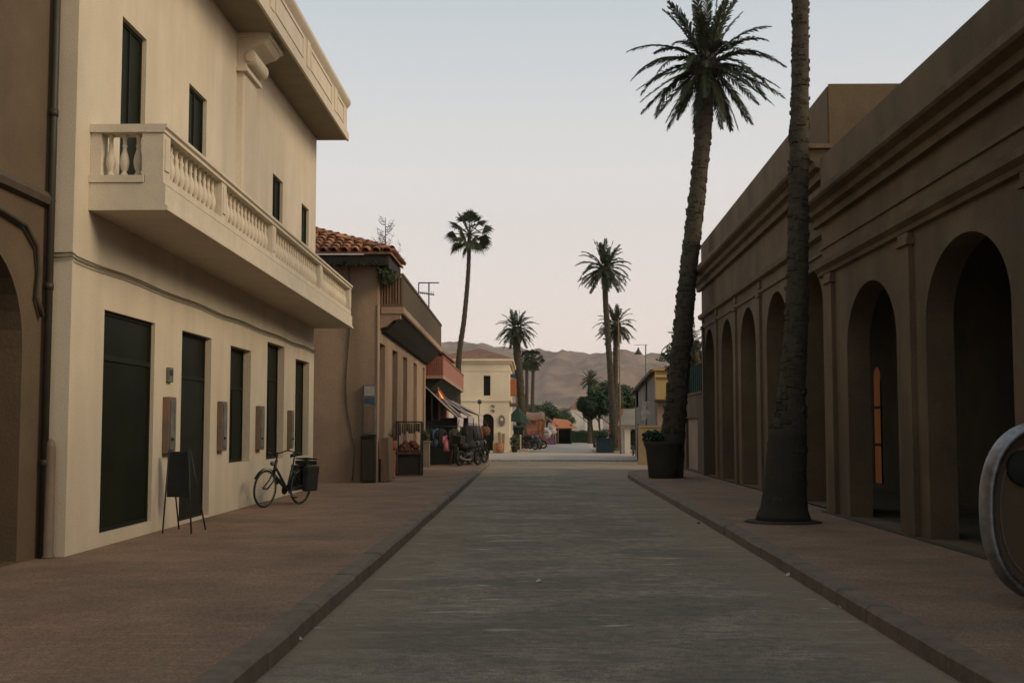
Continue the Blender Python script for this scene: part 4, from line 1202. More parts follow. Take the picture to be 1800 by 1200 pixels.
b = B(); leafball(b, q + Vector((0, 0, .75)), .35, .35, .42, 160, .12, rnd); b.build('foliage', 'leaf', t)

# ================================================================== PALMS
def trunk_path(points, Y):
    return [at(px, py, Y) for px, py in points]
def spline(pts, n):
    out_ = []
    P = [pts[0]] + list(pts) + [pts[-1]]
    m = len(pts) - 1
    for i in range(n):
        t_ = i / (n - 1) * m; k = min(int(t_), m - 1); u_ = t_ - k
        p0, p1, p2, p3 = P[k], P[k + 1], P[k + 2], P[k + 3]
        out_.append(.5 * ((2 * p1) + (p2 - p0) * u_ + (2 * p0 - 5 * p1 + 4 * p2 - p3) * u_ ** 2 + (3 * p1 - p0 - 3 * p2 + p3) * u_ ** 3))
    return out_
def even(pts, n):
    d = spline(pts, 400); L = [0.0]
    for a, c in zip(d, d[1:]): L.append(L[-1] + (c - a).length)
    out_ = []; j = 0
    for i in range(n):
        t_ = L[-1] * i / (n - 1)
        while j < len(d) - 2 and L[j + 1] < t_: j += 1
        out_.append(d[j].lerp(d[j + 1], min(1, (t_ - L[j]) / max(1e-6, L[j + 1] - L[j]))))
    return out_
def feather_palm(path, radf, L, nf, label, group, seed, detail=30, leafw=.035, ml='frond', spread=1.0, mtr='trunk', wrap=None, droop=1.0, dead=6, leaflen=.30, minel=-55, stubk=1.0):
    """path: trunk centre line from base to head; radf(f): radius"""
    r = random.Random(seed)
    base = Vector(path[0]); head = Vector(path[-1])
    t = thing('palm_tree', base, label, 'palm tree', group)
    b = B(); n = max(24, int((head - base).length / .13)); sp = even([Vector(p) for p in path], n)
    rr = [radf(i / (n - 1)) * (1 + r.uniform(-.03, .03)) for i in range(n)]
    b.tube(sp, rr, 14)
    # leaf-base stubs breaking the outline
    stub = B()
    for i in range(3, n - 1):
        for k in range(9):
            a = r.uniform(0, 6.28); d = Vector((math.cos(a), math.sin(a), 0)); p = sp[i] + d * rr[i] * .93 + Vector((0, 0, r.uniform(-.08, .08)))
            s_ = (.15 * rr[i] + .014) * r.uniform(.5, 1.3) * stubk
            stub.obox(p + Vector((0, 0, .02)), d * s_ * .6 + Vector((0, 0, s_ * .5)), d.cross(Vector((0, 0, 1))) * s_ * 1.3, Vector((0, 0, s_ * .7)))
    b.add(stub.v, stub.f)
    b.build('trunk', mtr, t)
    # bulb under the crown
    rt = radf(1.0); b = B()
    b.tube([head - Vector((0, 0, L * .22)), head - Vector((0, 0, L * .12)), head, head + Vector((0, 0, L * .12))], [rt * 1.05, rt * 1.9, rt * 1.8, rt * .5], 12)
    for k in range(60):
        a = r.uniform(0, 6.28); d = Vector((math.cos(a), math.sin(a), r.uniform(.2, 1.2))); q_ = head + Vector((0, 0, r.uniform(-.2, .05) * L)) + Vector((d.x, d.y, 0)) * rt * 1.3
        b.tube([q_, q_ + d.normalized() * L * .13], [rt * .22, rt * .08], 4)
    b.build('crown_base', mtr, t)
    b = B()
    for k in range(nf):
        az = k * 2.39996 + r.uniform(-.2, .2)
        f = (k + .5) / nf
        el = R(86 - (86 - minel) * f ** 1.0 + r.uniform(-8, 8))
        LL = L * r.uniform(.88, 1.08) * (.85 + .15 * math.sin(math.pi * f))
        d = Vector((math.cos(az) * math.cos(el), math.sin(az) * math.cos(el), math.sin(el)))
        p = head + Vector((math.cos(az), math.sin(az), 0)) * rt * .8 + Vector((0, 0, (.08 - .2 * f) * L))
        pts = [p.copy()]; S = 12; dd = d.copy()
        for s in range(S):
            dd = (dd + Vector((0, 0, -1)) * (.075 + .05 * s / S) * droop * (.4 + math.cos(el) if el > 0 else .5)).normalized()
            p = p + dd * LL / S; pts.append(p.copy())
        b.tube(pts, [.022 * L / 2 * (1 - .8 * i / S) for i in range(S + 1)], 4, cap=False)
        wave = r.uniform(-.25, .25)
        for m in range(detail):
            fm = .12 + .88 * m / detail
            i = min(int(fm * S), S - 1); q_ = pts[i].lerp(pts[i + 1], fm * S - i)
            tan = (pts[i + 1] - pts[i]).normalized(); side = tan.cross(Vector((0, 0, 1)))
            if side.length < .1: side = Vector((-math.sin(az), math.cos(az), 0))
            side.normalize(); nrm = side.cross(tan).normalized()
            ll = leaflen * L * (math.sin(math.pi * min(1, fm * .75 + .25)) ** .6 + .18) * r.uniform(.75, 1.1)
            for s in (-1, 1):
                v = (tan * r.uniform(.75, 1.05) + side * s * r.uniform(.5, .8) + nrm * (.30 + wave * s) * r.uniform(-.2, 1.0)).normalized()
                tip = q_ + v * ll + Vector((0, 0, -.22 * ll)); mid = q_ + v * ll * .5
                wv = tan * leafw * L * .5
                b.add([q_ - wv * .5, q_ + wv * .5, mid + wv, tip, mid - wv], [(0, 1, 2, 3, 4)])
    b.build('crown', ml, t)
    if dead:
        b = B()
        for k in range(dead):
            az = r.uniform(0, 6.28); p = head + Vector((math.cos(az), math.sin(az), 0)) * rt * 1.4 - Vector((0, 0, .1 * L))
            pts = [p + Vector((math.cos(az), math.sin(az), 0)) * x * L * .12 + Vector((0, 0, -.14 * L * x * x / 3)) for x in (0, 1, 2, 3)]
            b.tube(pts, [.03, .022, .015, .008], 4, cap=False)
            for q_ in pts[1:]:
                for m in range(6):
                    dv = Vector((r.uniform(-1, 1), r.uniform(-1, 1), -1.2)).normalized() * .12 * L
                    b.add([q_, q_ + dv * .5 + Vector((.02, 0, 0)), q_ + dv, q_ + dv * .5 - Vector((.02, 0, 0))], [(0, 1, 2, 3)])
        b.build('dry_fronds', 'deadfrond', t)
    return t
def lerpf(pts):
    def f(x):
        for (a, ya), (c, yc) in zip(pts, pts[1:]):
            if x <= c: return ya + (yc - ya) * (x - a) / (c - a)
        return pts[-1][1]
    return f
# the big leaning palm on the right
YQ = 35.4
path = [Vector((at(1176, 836, YQ).x, YQ, SW))] + trunk_path([(1185, 740), (1199, 600), (1210, 480), (1228, 320), (1239, 200), (1242, 110)], YQ)
feather_palm(path, lerpf([(0, .42), (.06, .37), (.2, .31), (.4, .27), (.7, .24), (1, .235)]), 2.3, 64, 'tall leaning date palm with a full crown rising from the dark planter', None, 5, detail=44, leaflen=.13, leafw=.028, droop=.8, minel=-66, dead=0)
# the near bare trunk
YN = 18.75
bx = at(1376, 915, YN)
path = [Vector((bx.x, YN, SW - .05)), Vector((at(1380, 860, YN).x, YN, at(1380, 860, YN).z))] + trunk_path([(1389, 720), (1400, 560), (1404, 300), (1407, 0)], YN) + [Vector((at(1408, 0, YN).x, YN, 12.6))]
feather_palm(path, lerpf([(0, .40), (.02, .34), (.045, .31), (.107, .29), (.15, .235), (.2, .195), (.35, .165), (.65, .13), (1, .12)]), 2.4, 46, 'nearest palm, a dark trunk flaring at its foot in the right pavement', None, 9, detail=22, leaflen=.2, minel=-50, stubk=.85)
pal = [o for o in C.objects if o.name.startswith('palm_tree')][-1]
b = B(); zs_w = [SW + .005 + (1.42) * k / 14 for k in range(15)]
ff = lerpf([(0, .44), (.25, .355), (.55, .33), (1.1, .31), (1.42, .296)])
b.tube([(bx.x + (at(1384, 780, YN).x - bx.x) * min(1, z / 1.4), YN, z) for z in zs_w], [ff(z - SW) + rnd.uniform(-.006, .006) for z in zs_w], 20)
b.build('trunk_wrap', 'trunkdark', pal)
# low dark ring at its foot
b = B(); b.lathe((bx.x, YN, SW + .004), [(.60, 0), (.54, .02), (.40, .03)], 28); b.build('foot_ring', 'trunkdark', kind='structure')
# distance palms
GP = 'palms beyond the crossing'
feather_palm([at(1080, 795, 77.5) * 1, at(1076, 700, 77.5), at(1069, 600, 77.5), at(1064, 520, 77.5), at(1063, 472, 77.5)], lerpf([(0, .36), (.12, .25), (.5, .18), (1, .18)]), 1.95, 52, 'tallest distant palm standing in the blue planter right of the road', GP, 12, detail=20, ml='frondfar', leafw=.055, leaflen=.19, minel=-50)
feather_palm([Vector((at(1083, 795, 80).x, 80, .1)), at(1082, 700, 80), at(1082, 620, 80), at(1082, 572, 80)], lerpf([(0, .26), (.5, .16), (1, .16)]), 1.55, 46, 'lower palm whose crown overlaps the trunk of the tallest distant palm', GP, 13, detail=18, ml='frondfar', leafw=.055, leaflen=.19, minel=-50)
feather_palm([Vector((at(918, 795, 90).x, 90, .1)), at(915, 700, 90), at(909, 620, 90), at(907, 578, 90)], lerpf([(0, .42), (.4, .33), (1, .25)]), 1.65, 56, 'palm rising behind the right corner of the cream house', GP, 14, detail=18, ml='frondfar', leafw=.055, leaflen=.19, minel=-60)
feather_palm([Vector((at(1037, 740, 112).x, 112, .1)), at(1037, 700, 112), at(1038, 668, 112)], lerpf([(0, .25), (1, .2)]), 1.1, 40, 'small palm above the round tree, in front of the hills', GP, 15, detail=14, ml='frondfar', leafw=.05, leaflen=.25, minel=-45)
# palm fronds rising behind the low wall
feather_palm([Vector((6.9, 44, 0)), Vector((6.5, 44, 2)), at(1212, 604, 44)], lerpf([(0, .3), (1, .2)]), 1.0, 20, 'palm top showing between the big leaning trunk and the arcade', None, 16, detail=16, ml='frond', leafw=.05, leaflen=.25, minel=-35, dead=0)

def fan_palm(path, radf, rc, nf, label, group, seed, skirt=True, ml='frondfar'):
    r = random.Random(seed); base = Vector(path[0]); head = Vector(path[-1])
    t = thing('fan_palm', base, label, 'palm tree', group)
    n = 50; sp = spline([Vector(p) for p in path], n)
    b = B(); b.tube(sp, [radf(i / (n - 1)) * (1 + (.07 if i % 2 else -.04)) for i in range(n)], 10); b.build('trunk', 'trunk', t)
    def fan(b, hub, d, R_, nrm):
        side = d.cross(nrm).normalized(); K = 15
        for k in range(K):
            a = R(-82 + 164 * k / (K - 1)); v = (d * math.cos(a) + side * math.sin(a)).normalized()
            tip = hub + v * R_ * (.85 + .15 * math.cos(a)) + Vector((0, 0, -.22 * R_ * r.uniform(.4, 1.3))); w_ = d.cross(nrm).normalized().cross(v) if False else v.cross(nrm).normalized() * R_ * .065
            m_ = hub + v * R_ * .55
            b.add([hub, m_ + w_, tip, m_ - w_], [(0, 1, 2, 3)])
    b = B(); pet = B()
    for k in range(nf):
        f = (k + .5) / nf; az = k * 2.39996 + r.uniform(-.2, .2); el = R(85 - 135 * f + r.uniform(-10, 10))
        d = Vector((math.cos(az) * math.cos(el), math.sin(az) * math.cos(el), math.sin(el)))
        L = rc * r.uniform(.5, .62)
        hub = head + d * L; pet.tube([head, hub], .014 * rc / .8, 4, cap=False)
        nrm = Vector((-math.cos(az) * math.sin(el), -math.sin(az) * math.sin(el), math.cos(el))) + Vector((r.uniform(-1, 1), r.uniform(-1, 1), r.uniform(-1, 1))) * .9
        fd = (d + Vector((0, 0, -.35))).normalized(); nrm = (nrm - fd * nrm.dot(fd)).normalized()
        fan(b, hub, fd, rc * .46, nrm)
    b.add(pet.v, pet.f); b.build('crown', ml, t)
    if skirt:
        b = B()
        for k in range(int(nf * 1.2)):
            az = r.uniform(0, 6.28); d = Vector((math.cos(az) * .8, math.sin(az) * .8, -1)).normalized()
            hub = head + d * rc * r.uniform(.15, .5) - Vector((0, 0, rc * r.uniform(0, .4)))
            fan(b, hub, d, rc * .35, Vector((math.cos(az), math.sin(az), .6)).normalized())
        b.build('dry_fronds', 'leaf2', t)
    return t
YF = 66
fan_palm([Vector((at(803, 720, YF).x, YF, .1)), at(806, 640, YF), at(816, 560, YF), at(823, 480, YF), at(825, 412, YF)], lerpf([(0, .22), (.3, .15), (1, .10)]), 1.5, 28, 'tall thin fan palm behind the red balcony on the left', None, 21, skirt=False)
fan_palm([Vector((at(925, 760, 122).x, 122, 0)), at(926, 700, 122), at(926, 632, 122)], lerpf([(0, .2), (1, .15)]), 1.15, 34, 'left of the two skirted fan palms right of the cream house', 'pair of skirted fan palms', 22)
fan_palm([Vector((at(936, 760, 118).x, 118, 0)), at(936, 700, 118), at(938, 632, 118)], lerpf([(0, .2), (1, .15)]), 1.2, 34, 'right of the two skirted fan palms right of the cream house', 'pair of skirted fan palms', 23)

# ================================================================== TREES
def leafy_tree(base, crown, blobs, nleaf, s, label, name='leafy_tree', ml='leaf', trunks=1, group=None, th=.12, cat='tree'):
    r = random.Random(int(base.x * 13 + base.y * 7 + 99)); t = thing(name, base, label, cat, group)
    b = B()
    for k in range(trunks):
        off = Vector(((k - (trunks - 1) / 2) * .55, r.uniform(-.3, .3), 0)) if trunks > 1 else Vector((0, 0, 0))
        top = crown + Vector((off.x * 1.6, 0, -.15 * blobs[0][3]))
        b.tube([base + off, (base + off).lerp(top, .5) + Vector((r.uniform(-.1, .1), 0, 0)), top], [th, th * .75, th * .4], 8)
        for m in range(5):
            q_ = (base + off).lerp(top, .55 + .08 * m); d = Vector((r.uniform(-1, 1), r.uniform(-1, 1), .7)).normalized()
            b.tube([q_, q_ + d * .8 * blobs[0][3]], [th * .4, th * .12], 5)
    b.build('trunk', 'bark', t)
    b = B()
    for (dx, dy, dz, rx, ry, rz) in blobs:
        c = crown + Vector((dx, dy, dz)); K = 18
        for k in range(K):
            v = Vector((r.gauss(0, 1), r.gauss(0, 1), r.gauss(0, 1))).normalized() * r.uniform(.3, .85)
            leafball(b, c + Vector((v.x * rx, v.y * ry, v.z * rz)), rx * .42, ry * .42, rz * .42, nleaf // (len(blobs) * K), s, r)
    b.build('foliage', ml, t)
    return t
cc = at(1062, 706, 90)
leafy_tree(Vector((cc.x + .1, 90, .1)), cc, [(0, 0, 0, 1.9, 1.6, 1.3), (-1.0, 0, -.4, 1.2, 1.2, .9), (1.45, .3, .35, 1.25, 1.2, 1.15), (.2, 0, .6, 1.3, 1.2, .8)], 20000, .14, 'broad round green tree behind the tallest distant palm', trunks=4, th=.10)
cc = at(958, 722, 135)
for k, (px, py, Y, sx, l) in enumerate(((935, 722, 128, 1.4, 'leftmost bushy tree between cream house and market huts'), (962, 721, 134, 1.6, 'middle bushy tree above the orange roofed hut'), (985, 728, 139, 1.5, 'rightmost bushy tree touching the distant white house'))):
    c_ = at(px, py, Y)
    leafy_tree(Vector((c_.x, Y, 0)), c_, [(0, 0, 0, sx, 1.2, .9), (-.8, 0, -.5, sx * .8, 1, .8), (.7, 0, -.6, sx * .8, 1, .8)], 2600, .16, l, ml='leaf', group='bushy trees behind the market', th=.15)
c_ = at(1215, 625, 52)
leafy_tree(Vector((c_.x, 52, 0)), c_, [(0, 0, 0, 1.4, 1.2, .7), (.5, 0, -.9, 1.2, 1, .8), (-.3, 0, -.5, .8, .8, .6)], 2600, .12, 'dark tree showing over the low wall past the arcade', ml='leaf')
# clipped hedge at the far end
ha = gnd(1000, 779, 0); hb2 = gnd(1052, 779, 0)
b = B(); r = random.Random(77)
y_ = 126
x0 = at(1000, 770, y_).x; x1 = at(1056, 770, y_).x; zt_ = at(1020, 757, y_).z
for k in range(4200):
    x = r.uniform(x0, x1); z = r.uniform(0, zt_) ; yy = y_ + r.uniform(0, 1.0)
    if z < zt_ - .2 and r.random() < .75: yy = y_ + r.uniform(0, .15)
    d1 = Vector((r.uniform(-1, 1), r.uniform(-1, 1), r.uniform(-1, 1))).normalized(); d2 = d1.orthogonal().normalized(); s_ = r.uniform(.07, .14)
    p = Vector((x, yy, z + .05 * math.sin(x * 5)))
    b.add([p - d1 * s_, p + d2 * s_ * .5, p + d1 * s_, p - d2 * s_ * .5], [(0, 1, 2, 3)])
b.box(x0 + .1, x1 - .1, y_ + .25, y_ + .85, 0, zt_ - .15)
mesh_thing(b, 'hedge', 'leaf', ((x0 + x1) / 2, y_, 0), 'low dark green hedge closing the far end of the road', 'hedge')

# ================================================================== FAR MARKET
t = thing('garden_umbrella', (at(910, 790, 84).x, 84, 0), 'dark green market umbrella beside the cream house', 'umbrella')
pu = at(911, 733, 84); b = B(); n = 8; vs = [pu + Vector((0, 0, .75))]
for k in range(n):
    a = 2 * math.pi * k / n + .2; vs.append(pu + Vector((.95 * math.cos(a), .95 * math.sin(a), -.35 - .1 * math.cos(a))))
b.add(vs, [(0, 1 + k, 1 + (k + 1) % n) for k in range(n)]); b.build('canopy', 'greencloth', t); B().tube([(pu.x, 84, 0), (pu.x, 84, pu.z + .7)], .03, 6).build('pole', 'iron', t)
# reddish kiosk
Yk = 96
k0 = at(921, 722, Yk); k1 = at(951, 790, Yk)
t = thing('red_kiosk', (k0.x, Yk, .12), 'rusty red kiosk with a sagging cloth roof beyond the cream house', 'kiosk')
b = B(); b.prism(rect_loop(k0.x, k1.x, .12, at(930, 738, Yk).z), [rect_loop(k0.x + .3, k1.x - .3, .5, at(930, 757, Yk).z)], mapY, Yk, Yk + .12); b.box(k1.x - .1, k1.x, Yk + .121, Yk + 2.5, .12, k0.z - .8); b.build('wall', 'redwall', t)
B().box(k0.x + .05, k1.x - .12, Yk + 1.9, Yk + 2.0, .12, 2.2).build('back_wall', 'blackcloth', t)
b = B(); m = 10; vs = []
zr_ = k0.z
for i in range(m + 1):
    x = k0.x - .1 + (k1.x - k0.x + .4) * i / m; z = zr_ - .12 * math.sin(math.pi * i / m) - (.35 if i == m else 0) * .6
    vs += [(x, Yk - .4, z - .62), (x, Yk - .3, z - .3), (x, Yk + 1, z), (x, Yk + 2.5, z - .2)]
b.add(vs, [(4 * i + j, 4 * i + j + 1, 4 * i + j + 5, 4 * i + j + 4) for i in range(m) for j in range(3)], True)
b.build('cloth_roof', 'wood', t)
# tan panel of cloth hanging at its right
q = at(951, 752, 93)
b = B(); vs = []
for i in range(7):
    for j in range(9):
        vs.append((q.x - .35 + .12 * i * (1 - .05 * j), 93 + .06 * math.sin(i * 2), q.z + .55 - .26 * j + .05 * math.sin(i + j)))
b.add(vs, [(i * 9 + j, i * 9 + j + 1, i * 9 + j + 10, i * 9 + j + 9) for i in range(6) for j in range(8)], True)
mesh_thing(b, 'hanging_cloth', 'terra', (q.x, 93, 0), 'long tan cloth hanging from the corner of the red kiosk', 'cloth')
# orange roofed hut
Yh = 118; h0 = at(978, 742, Yh); h1 = at(1012, 778, Yh)
t = thing('orange_roofed_hut', (h0.x, Yh, 0), 'small dark hut with a bright orange roof at the far end of the road', 'hut')
b = B(); b.box(h0.x, h0.x + .12, Yh, Yh + 3, 0, 1.9); b.box(h1.x - .5, h1.x - .38, Yh, Yh + 3, 0, 1.9); b.box(h0.x + .121, h1.x - .501, Yh + 2.8, Yh + 3, 0, 1.9); b.build('wall', 'blackcloth', t)
b = B(); za = at(985, 751, Yh).z; zb_ = at(985, 739, Yh).z
xl_ = at(965, 733, Yh).x
vs = [(h0.x - .6, Yh - .5, za), (h1.x + .1, Yh - .5, za), (h1.x - .7, Yh + 2.5, zb_ + .1), (h0.x - .2, Yh + 2.5, zb_ + .25)]
vs += [(x, y, z - .1) for x, y, z in vs]
b.add(vs, [(0, 1, 2, 3), (7, 6, 5, 4), (0, 4, 5, 1), (1, 5, 6, 2), (2, 6, 7, 3), (3, 7, 4, 0)]); b.build('roof', 'orange', t)
# reddish lean-to roof left of the orange hut
Yl = 112; a0 = at(962, 733, Yl); a1 = at(982, 748, Yl)
t = thing('market_canopy', (a0.x, Yl, 0), 'faded red canopy left of the orange roofed hut', 'canopy')
b = B(); vs = [(a0.x, Yl, a0.z), (a0.x - .2, Yl + 2, a0.z + .1), (a1.x, Yl + 2, a1.z + .1), (a1.x, Yl, a1.z)]; vs += [(x, y, z - .06) for x, y, z in vs]
b.add(vs, [(0, 1, 2, 3), (7, 6, 5, 4), (0, 4, 5, 1), (1, 5, 6, 2), (2, 6, 7, 3), (3, 7, 4, 0)]); b.build('cloth', 'redpanel', t)
for x in (a0.x + .05, a1.x - .05): B().tube([(x, Yl + .05, 0), (x, Yl + .05, a1.z)], .03, 6).build('pole', 'wood', t)
# white tarpaulin bundles and dark stall cloth between kiosk and hut
def bundle(px, py, Y, rr, mc, name, label, cat, grp, ground=False):
    c = at(px, py, Y)
    if ground: c.z = rr[2] * .9
    b = B(); b.lathe(c, [(rr[0] * .3, -rr[2]), (rr[0] * .9, -rr[2] * .6), (rr[0], 0), (rr[0] * .75, rr[2] * .6), (rr[0] * .2, rr[2])], 10)
    r = random.Random(int(px))
    b.v = [v + Vector((r.uniform(-.15, .15), r.uniform(-.15, .15), r.uniform(-.12, .12))) for v in b.v]
    return mesh_thing(b, name, mc, Vector((c.x, Y, c.z - rr[2])), label, cat, grp)
def stall(px0, px1, ytop, Y, mc, mt, label, name='market_stall', depth=1.2):
    a = at(px0, ytop, Y); c = at(px1, ytop, Y); t = thing(name, (a.x, Y, .12), label, 'market stall', 'small stalls along the far road')
    b = B(); m = 8; vs = []
    for i in range(m + 1):
        x = a.x + (c.x - a.x) * i / m; s_ = .10 * math.sin(math.pi * i / m)
        vs += [(x, Y - .2, a.z - .32 - s_ * .3), (x, Y + .1, a.z - .08 - s_), (x, Y + depth, a.z + .1 - s_)]
    b.add(vs, [(3 * i + j, 3 * i + j + 1, 3 * i + j + 4, 3 * i + j + 3) for i in range(m) for j in range(2)], True); b.build('canopy', mc, t)
    for x in (a.x + .04, c.x - .04):
        for y in (Y, Y + depth): B().tube([(x, y, .12), (x, y, a.z - .05)], .025, 5).build('pole', 'wood', t)
    b = B(); b.box(a.x + .1, c.x - .1, Y + .25, Y + depth - .1, .12, 1.0); b.build('counter', mt, t)
    b = B(); b.box(a.x + .06, c.x - .06, Y + depth - .05, Y + depth - .02, .12, a.z - .25); b.build('dark_backing', 'blackcloth', t)
    return t
stall(902, 921, 748, 84.5, 'greencloth', 'blackcloth', 'low green canopied stall right against the cream house')
stall(925, 945, 757, 91, 'redcloth', 'bluecloth', 'small red canopied stall in front of the red kiosk')
stall(953, 977, 752, 103, 'valance', 'purple', 'white canopied stall with purple goods left of the orange roofed hut')
bundle(960, 762, 100, (.5, .5, .36), 'tarp', 'white_bundle', 'larger white tarpaulin bundle on the far stall', 'bundle', 'white bundles at the far stall')
bundle(970, 757, 101, (.36, .4, .34), 'tarp', 'white_bundle', 'smaller white tarpaulin bundle beside the orange roof', 'bundle', 'white bundles at the far stall')
motorbike(Vector((at(913, 795, 80).x, 80.3, .12)), R(-35), 'motorbike parked at the end of the cream house')
motorbike(Vector((at(932, 795, 81).x, 82.0, .12)), R(-60), 'blue motorbike parked in front of the small red stall', 'bluecloth')
motorbike(Vector((at(925, 795, 84).x, 84.8, .12)), R(-20), 'red motorbike between the green stall and the red stall', 'redcloth')
q = Vector((at(915, 780, 79.6).x, 79.8, .12))
mesh_thing(B().lathe(q, [(.06, 0), (.05, .1), (.05, .95), (.07, 1.0)], 8), 'white_post', 'white', q, 'short white post by the motorbikes at the cream house', 'post')

# standing figures far away among the stalls (tiny, two vague dark figures)
def person(p, h, facing, top, bottom, label):
    t = thing('person', p, label, 'person', rz=facing)
    me = bpy.data.meshes.new('body'); k = h / 1.7
    V = [(0, 0, .92), (0, .0, 1.15), (0, 0, 1.38), (0, 0, 1.47), (0, .01, 1.60), (-.09, 0, .88), (-.10, .02, .48), (-.10, -.0, .06), (-.10, .12, .03), (.09, 0, .88), (.12, .05, .48), (.13, .08, .06), (.13, .2, .03),
         (-.19, 0, 1.36), (-.24, .02, 1.08), (-.22, .10, .84), (-.21, .14, .76), (.19, 0, 1.36), (.25, .02, 1.08), (.23, .12, .86), (.22, .16, .78)]
    Ed = [(0, 1), (1, 2), (2, 3), (3, 4), (0, 5), (5, 6), (6, 7), (7, 8), (0, 9), (9, 10), (10, 11), (11, 12), (2, 13), (13, 14), (14, 15), (15, 16), (2, 17), (17, 18), (18, 19), (19, 20)]
    rad = [.13, .13, .15, .055, .10, .085, .058, .042, .035, .085, .058, .042, .035, .055, .042, .032, .03, .055, .042, .032, .03]
    me.from_pydata([(x * k, y * k, z * k) for x, y, z in V], Ed, [])
    o = bpy.data.objects.new('body', me); C.objects.link(o); o.parent = t
    sm = o.modifiers.new('skin', 'SKIN'); o.modifiers.new('sub', 'SUBSURF').levels = 1
    for v, rr in zip(me.skin_vertices[0].data, rad): v.radius = (rr * k, rr * k * .85)
    me.skin_vertices[0].data[0].use_root = True
    me.materials.append(M['skin'])
    b = B(); b.lathe((0, 0, 0), [(.17 * k, .84 * k), (.165 * k, 1.0 * k), (.16 * k, 1.2 * k), (.20 * k, 1.36 * k), (.10 * k, 1.45 * k)], 12)
    for s in (-1, 1): b.tube([(.17 * s * k, 0, 1.37 * k), (.245 * s * k, .02, 1.07 * k), (.235 * s * k, .1, .9 * k)], [.075 * k, .062 * k, .05 * k], 8)
    b.build('shirt', top, t, local=True)
    b = B()
    b.tube([(-.09 * k, 0, .95 * k), (-.10 * k, .02, .48 * k), (-.10 * k, 0, .08 * k)], [.11 * k, .085 * k, .065 * k], 8); b.tube([(.09 * k, 0, .95 * k), (.12 * k, .05, .48 * k), (.13 * k, .08, .08 * k)], [.11 * k, .085 * k, .065 * k], 8)
    b.build('trousers', bottom, t, local=True)
    b = B(); b.lathe((0, -.01, 1.60 * k), [(.095 * k, -.02), (.115 * k, .04 * k), (.09 * k, .10 * k), (.03, .13 * k)], 10); b.build('hair', 'tyre', t, local=True)

# ================================================================== DISTANT WHITE HOUSES
def house(px0, px1, yt, yb, Y, D, mw, mr, label, rise=1.2, wins=(), zbase=0.0):
    a = at(px0, yt, Y); c = at(px1, yb, Y); t = thing('distant_house', (a.x, Y, 0), label, 'house')
    wl = [rect_loop(at(u, v2, Y).x, at(u2, v2, Y).x, at(u, v2, Y).z, at(u, v1, Y).z) for (u, u2, v1, v2) in wins]
    b = B(); b.prism(rect_loop(a.x, c.x, 0, a.z), wl, mapY, Y, Y + .25); b.box(a.x, a.x + .25, Y + .251, Y + D, 0, a.z); b.box(c.x - .25, c.x, Y + .251, Y + D, 0, a.z); b.box(a.x + .251, c.x - .251, Y + D - .25, Y + D, 0, a.z)
    b.build('wall', mw, t)
    for l in wl: B().box(l[0][0] + .01, l[1][0] - .01, Y + .1, Y + .14, l[0][1] + .01, l[2][1] - .01).build('window', 'door', t)
    o = .25
    if rise > 0:
        b = B(); vs = [(a.x - o, Y - o, a.z), (c.x + o, Y - o, a.z), (c.x + o, Y + D + o, a.z), (a.x - o, Y + D + o, a.z), ((a.x * .6 + c.x * .4), Y + D * .5, a.z + rise), ((a.x * .4 + c.x * .6), Y + D * .5, a.z + rise)]
        b.add(vs, [(0, 1, 5, 4), (1, 2, 5), (2, 3, 4, 5), (3, 0, 4), (3, 2, 1, 0)]); b.build('roof', mr, t)
    return t
house(1004, 1028, 718, 765, 165, 8, 'white', 'tilefar', 'white distant house with a reddish hipped roof left of the round tree', 1.1, [(1025, 1026.5, 728, 738)])
house(991, 1004, 721, 765, 172, 6, 'cream2', 'tilefar', 'pale cream distant house left of the white house', .4)
house(1028.5, 1060, 737, 765, 158, 6, 'white', 'tilefar', 'low white distant building seen beneath the round tree', 0)
house(770, 812, 638, 765, 86, 5, 'redwall', 'tilefar', 'red walled house just left of the cream house', .8)

# ================================================================== RIGHT FAR SIDE
# grey building with sloping roof silhouette
t = thing('grey_house', (6, 62, 0), 'grey weathered house with a climbing roof edge beyond the big planter', 'building')
YG0, YG1 = 56.5, 84.0
XG = 5.75
gy = lambda px: atx(px, 700, XG).y
b = B()
pn = atx(1152, 651, XG); pf = atx(1116, 690, XG)
zn = pn.z; zf = pf.z
b.prism([(pn.y, 0), (pf.y, 0), (pf.y, zf), (pn.y, zn)], [rect_loop(pn.y + 4, pn.y + 5.2, 2.9, 4.0), rect_loop(pn.y + 9, pn.y + 10.4, 2.7, 3.8)], mapX, XG, XG + .3)
b.box(XG, XG + 5, pf.y - .3 + .001, pf.y + .0, 0, zf)
b.build('wall', 'greywall', t)
b = B(); b.add([(XG - .25, pn.y - .0, zn - .1), (XG - .25, pf.y, zf - .1), (XG + 4, pf.y, zf + .5), (XG + 4, pn.y, zn + .5), (XG - .25, pn.y, zn + .05), (XG - .25, pf.y, zf + .05), (XG + 4, pf.y, zf + .65), (XG + 4, pn.y, zn + .65)],
          [(0, 3, 2, 1), (4, 5, 6, 7), (0, 1, 5, 4), (1, 2, 6, 5), (2, 3, 7, 6), (3, 0, 4, 7)]); b.build('roof', 'lattice', t)
for k in (4, 9): B().box(XG + .15, XG + .2, pn.y + k + .02, pn.y + k + 1.2, 2.9 if k == 4 else 2.75, 3.75).build('window', 'door', t)
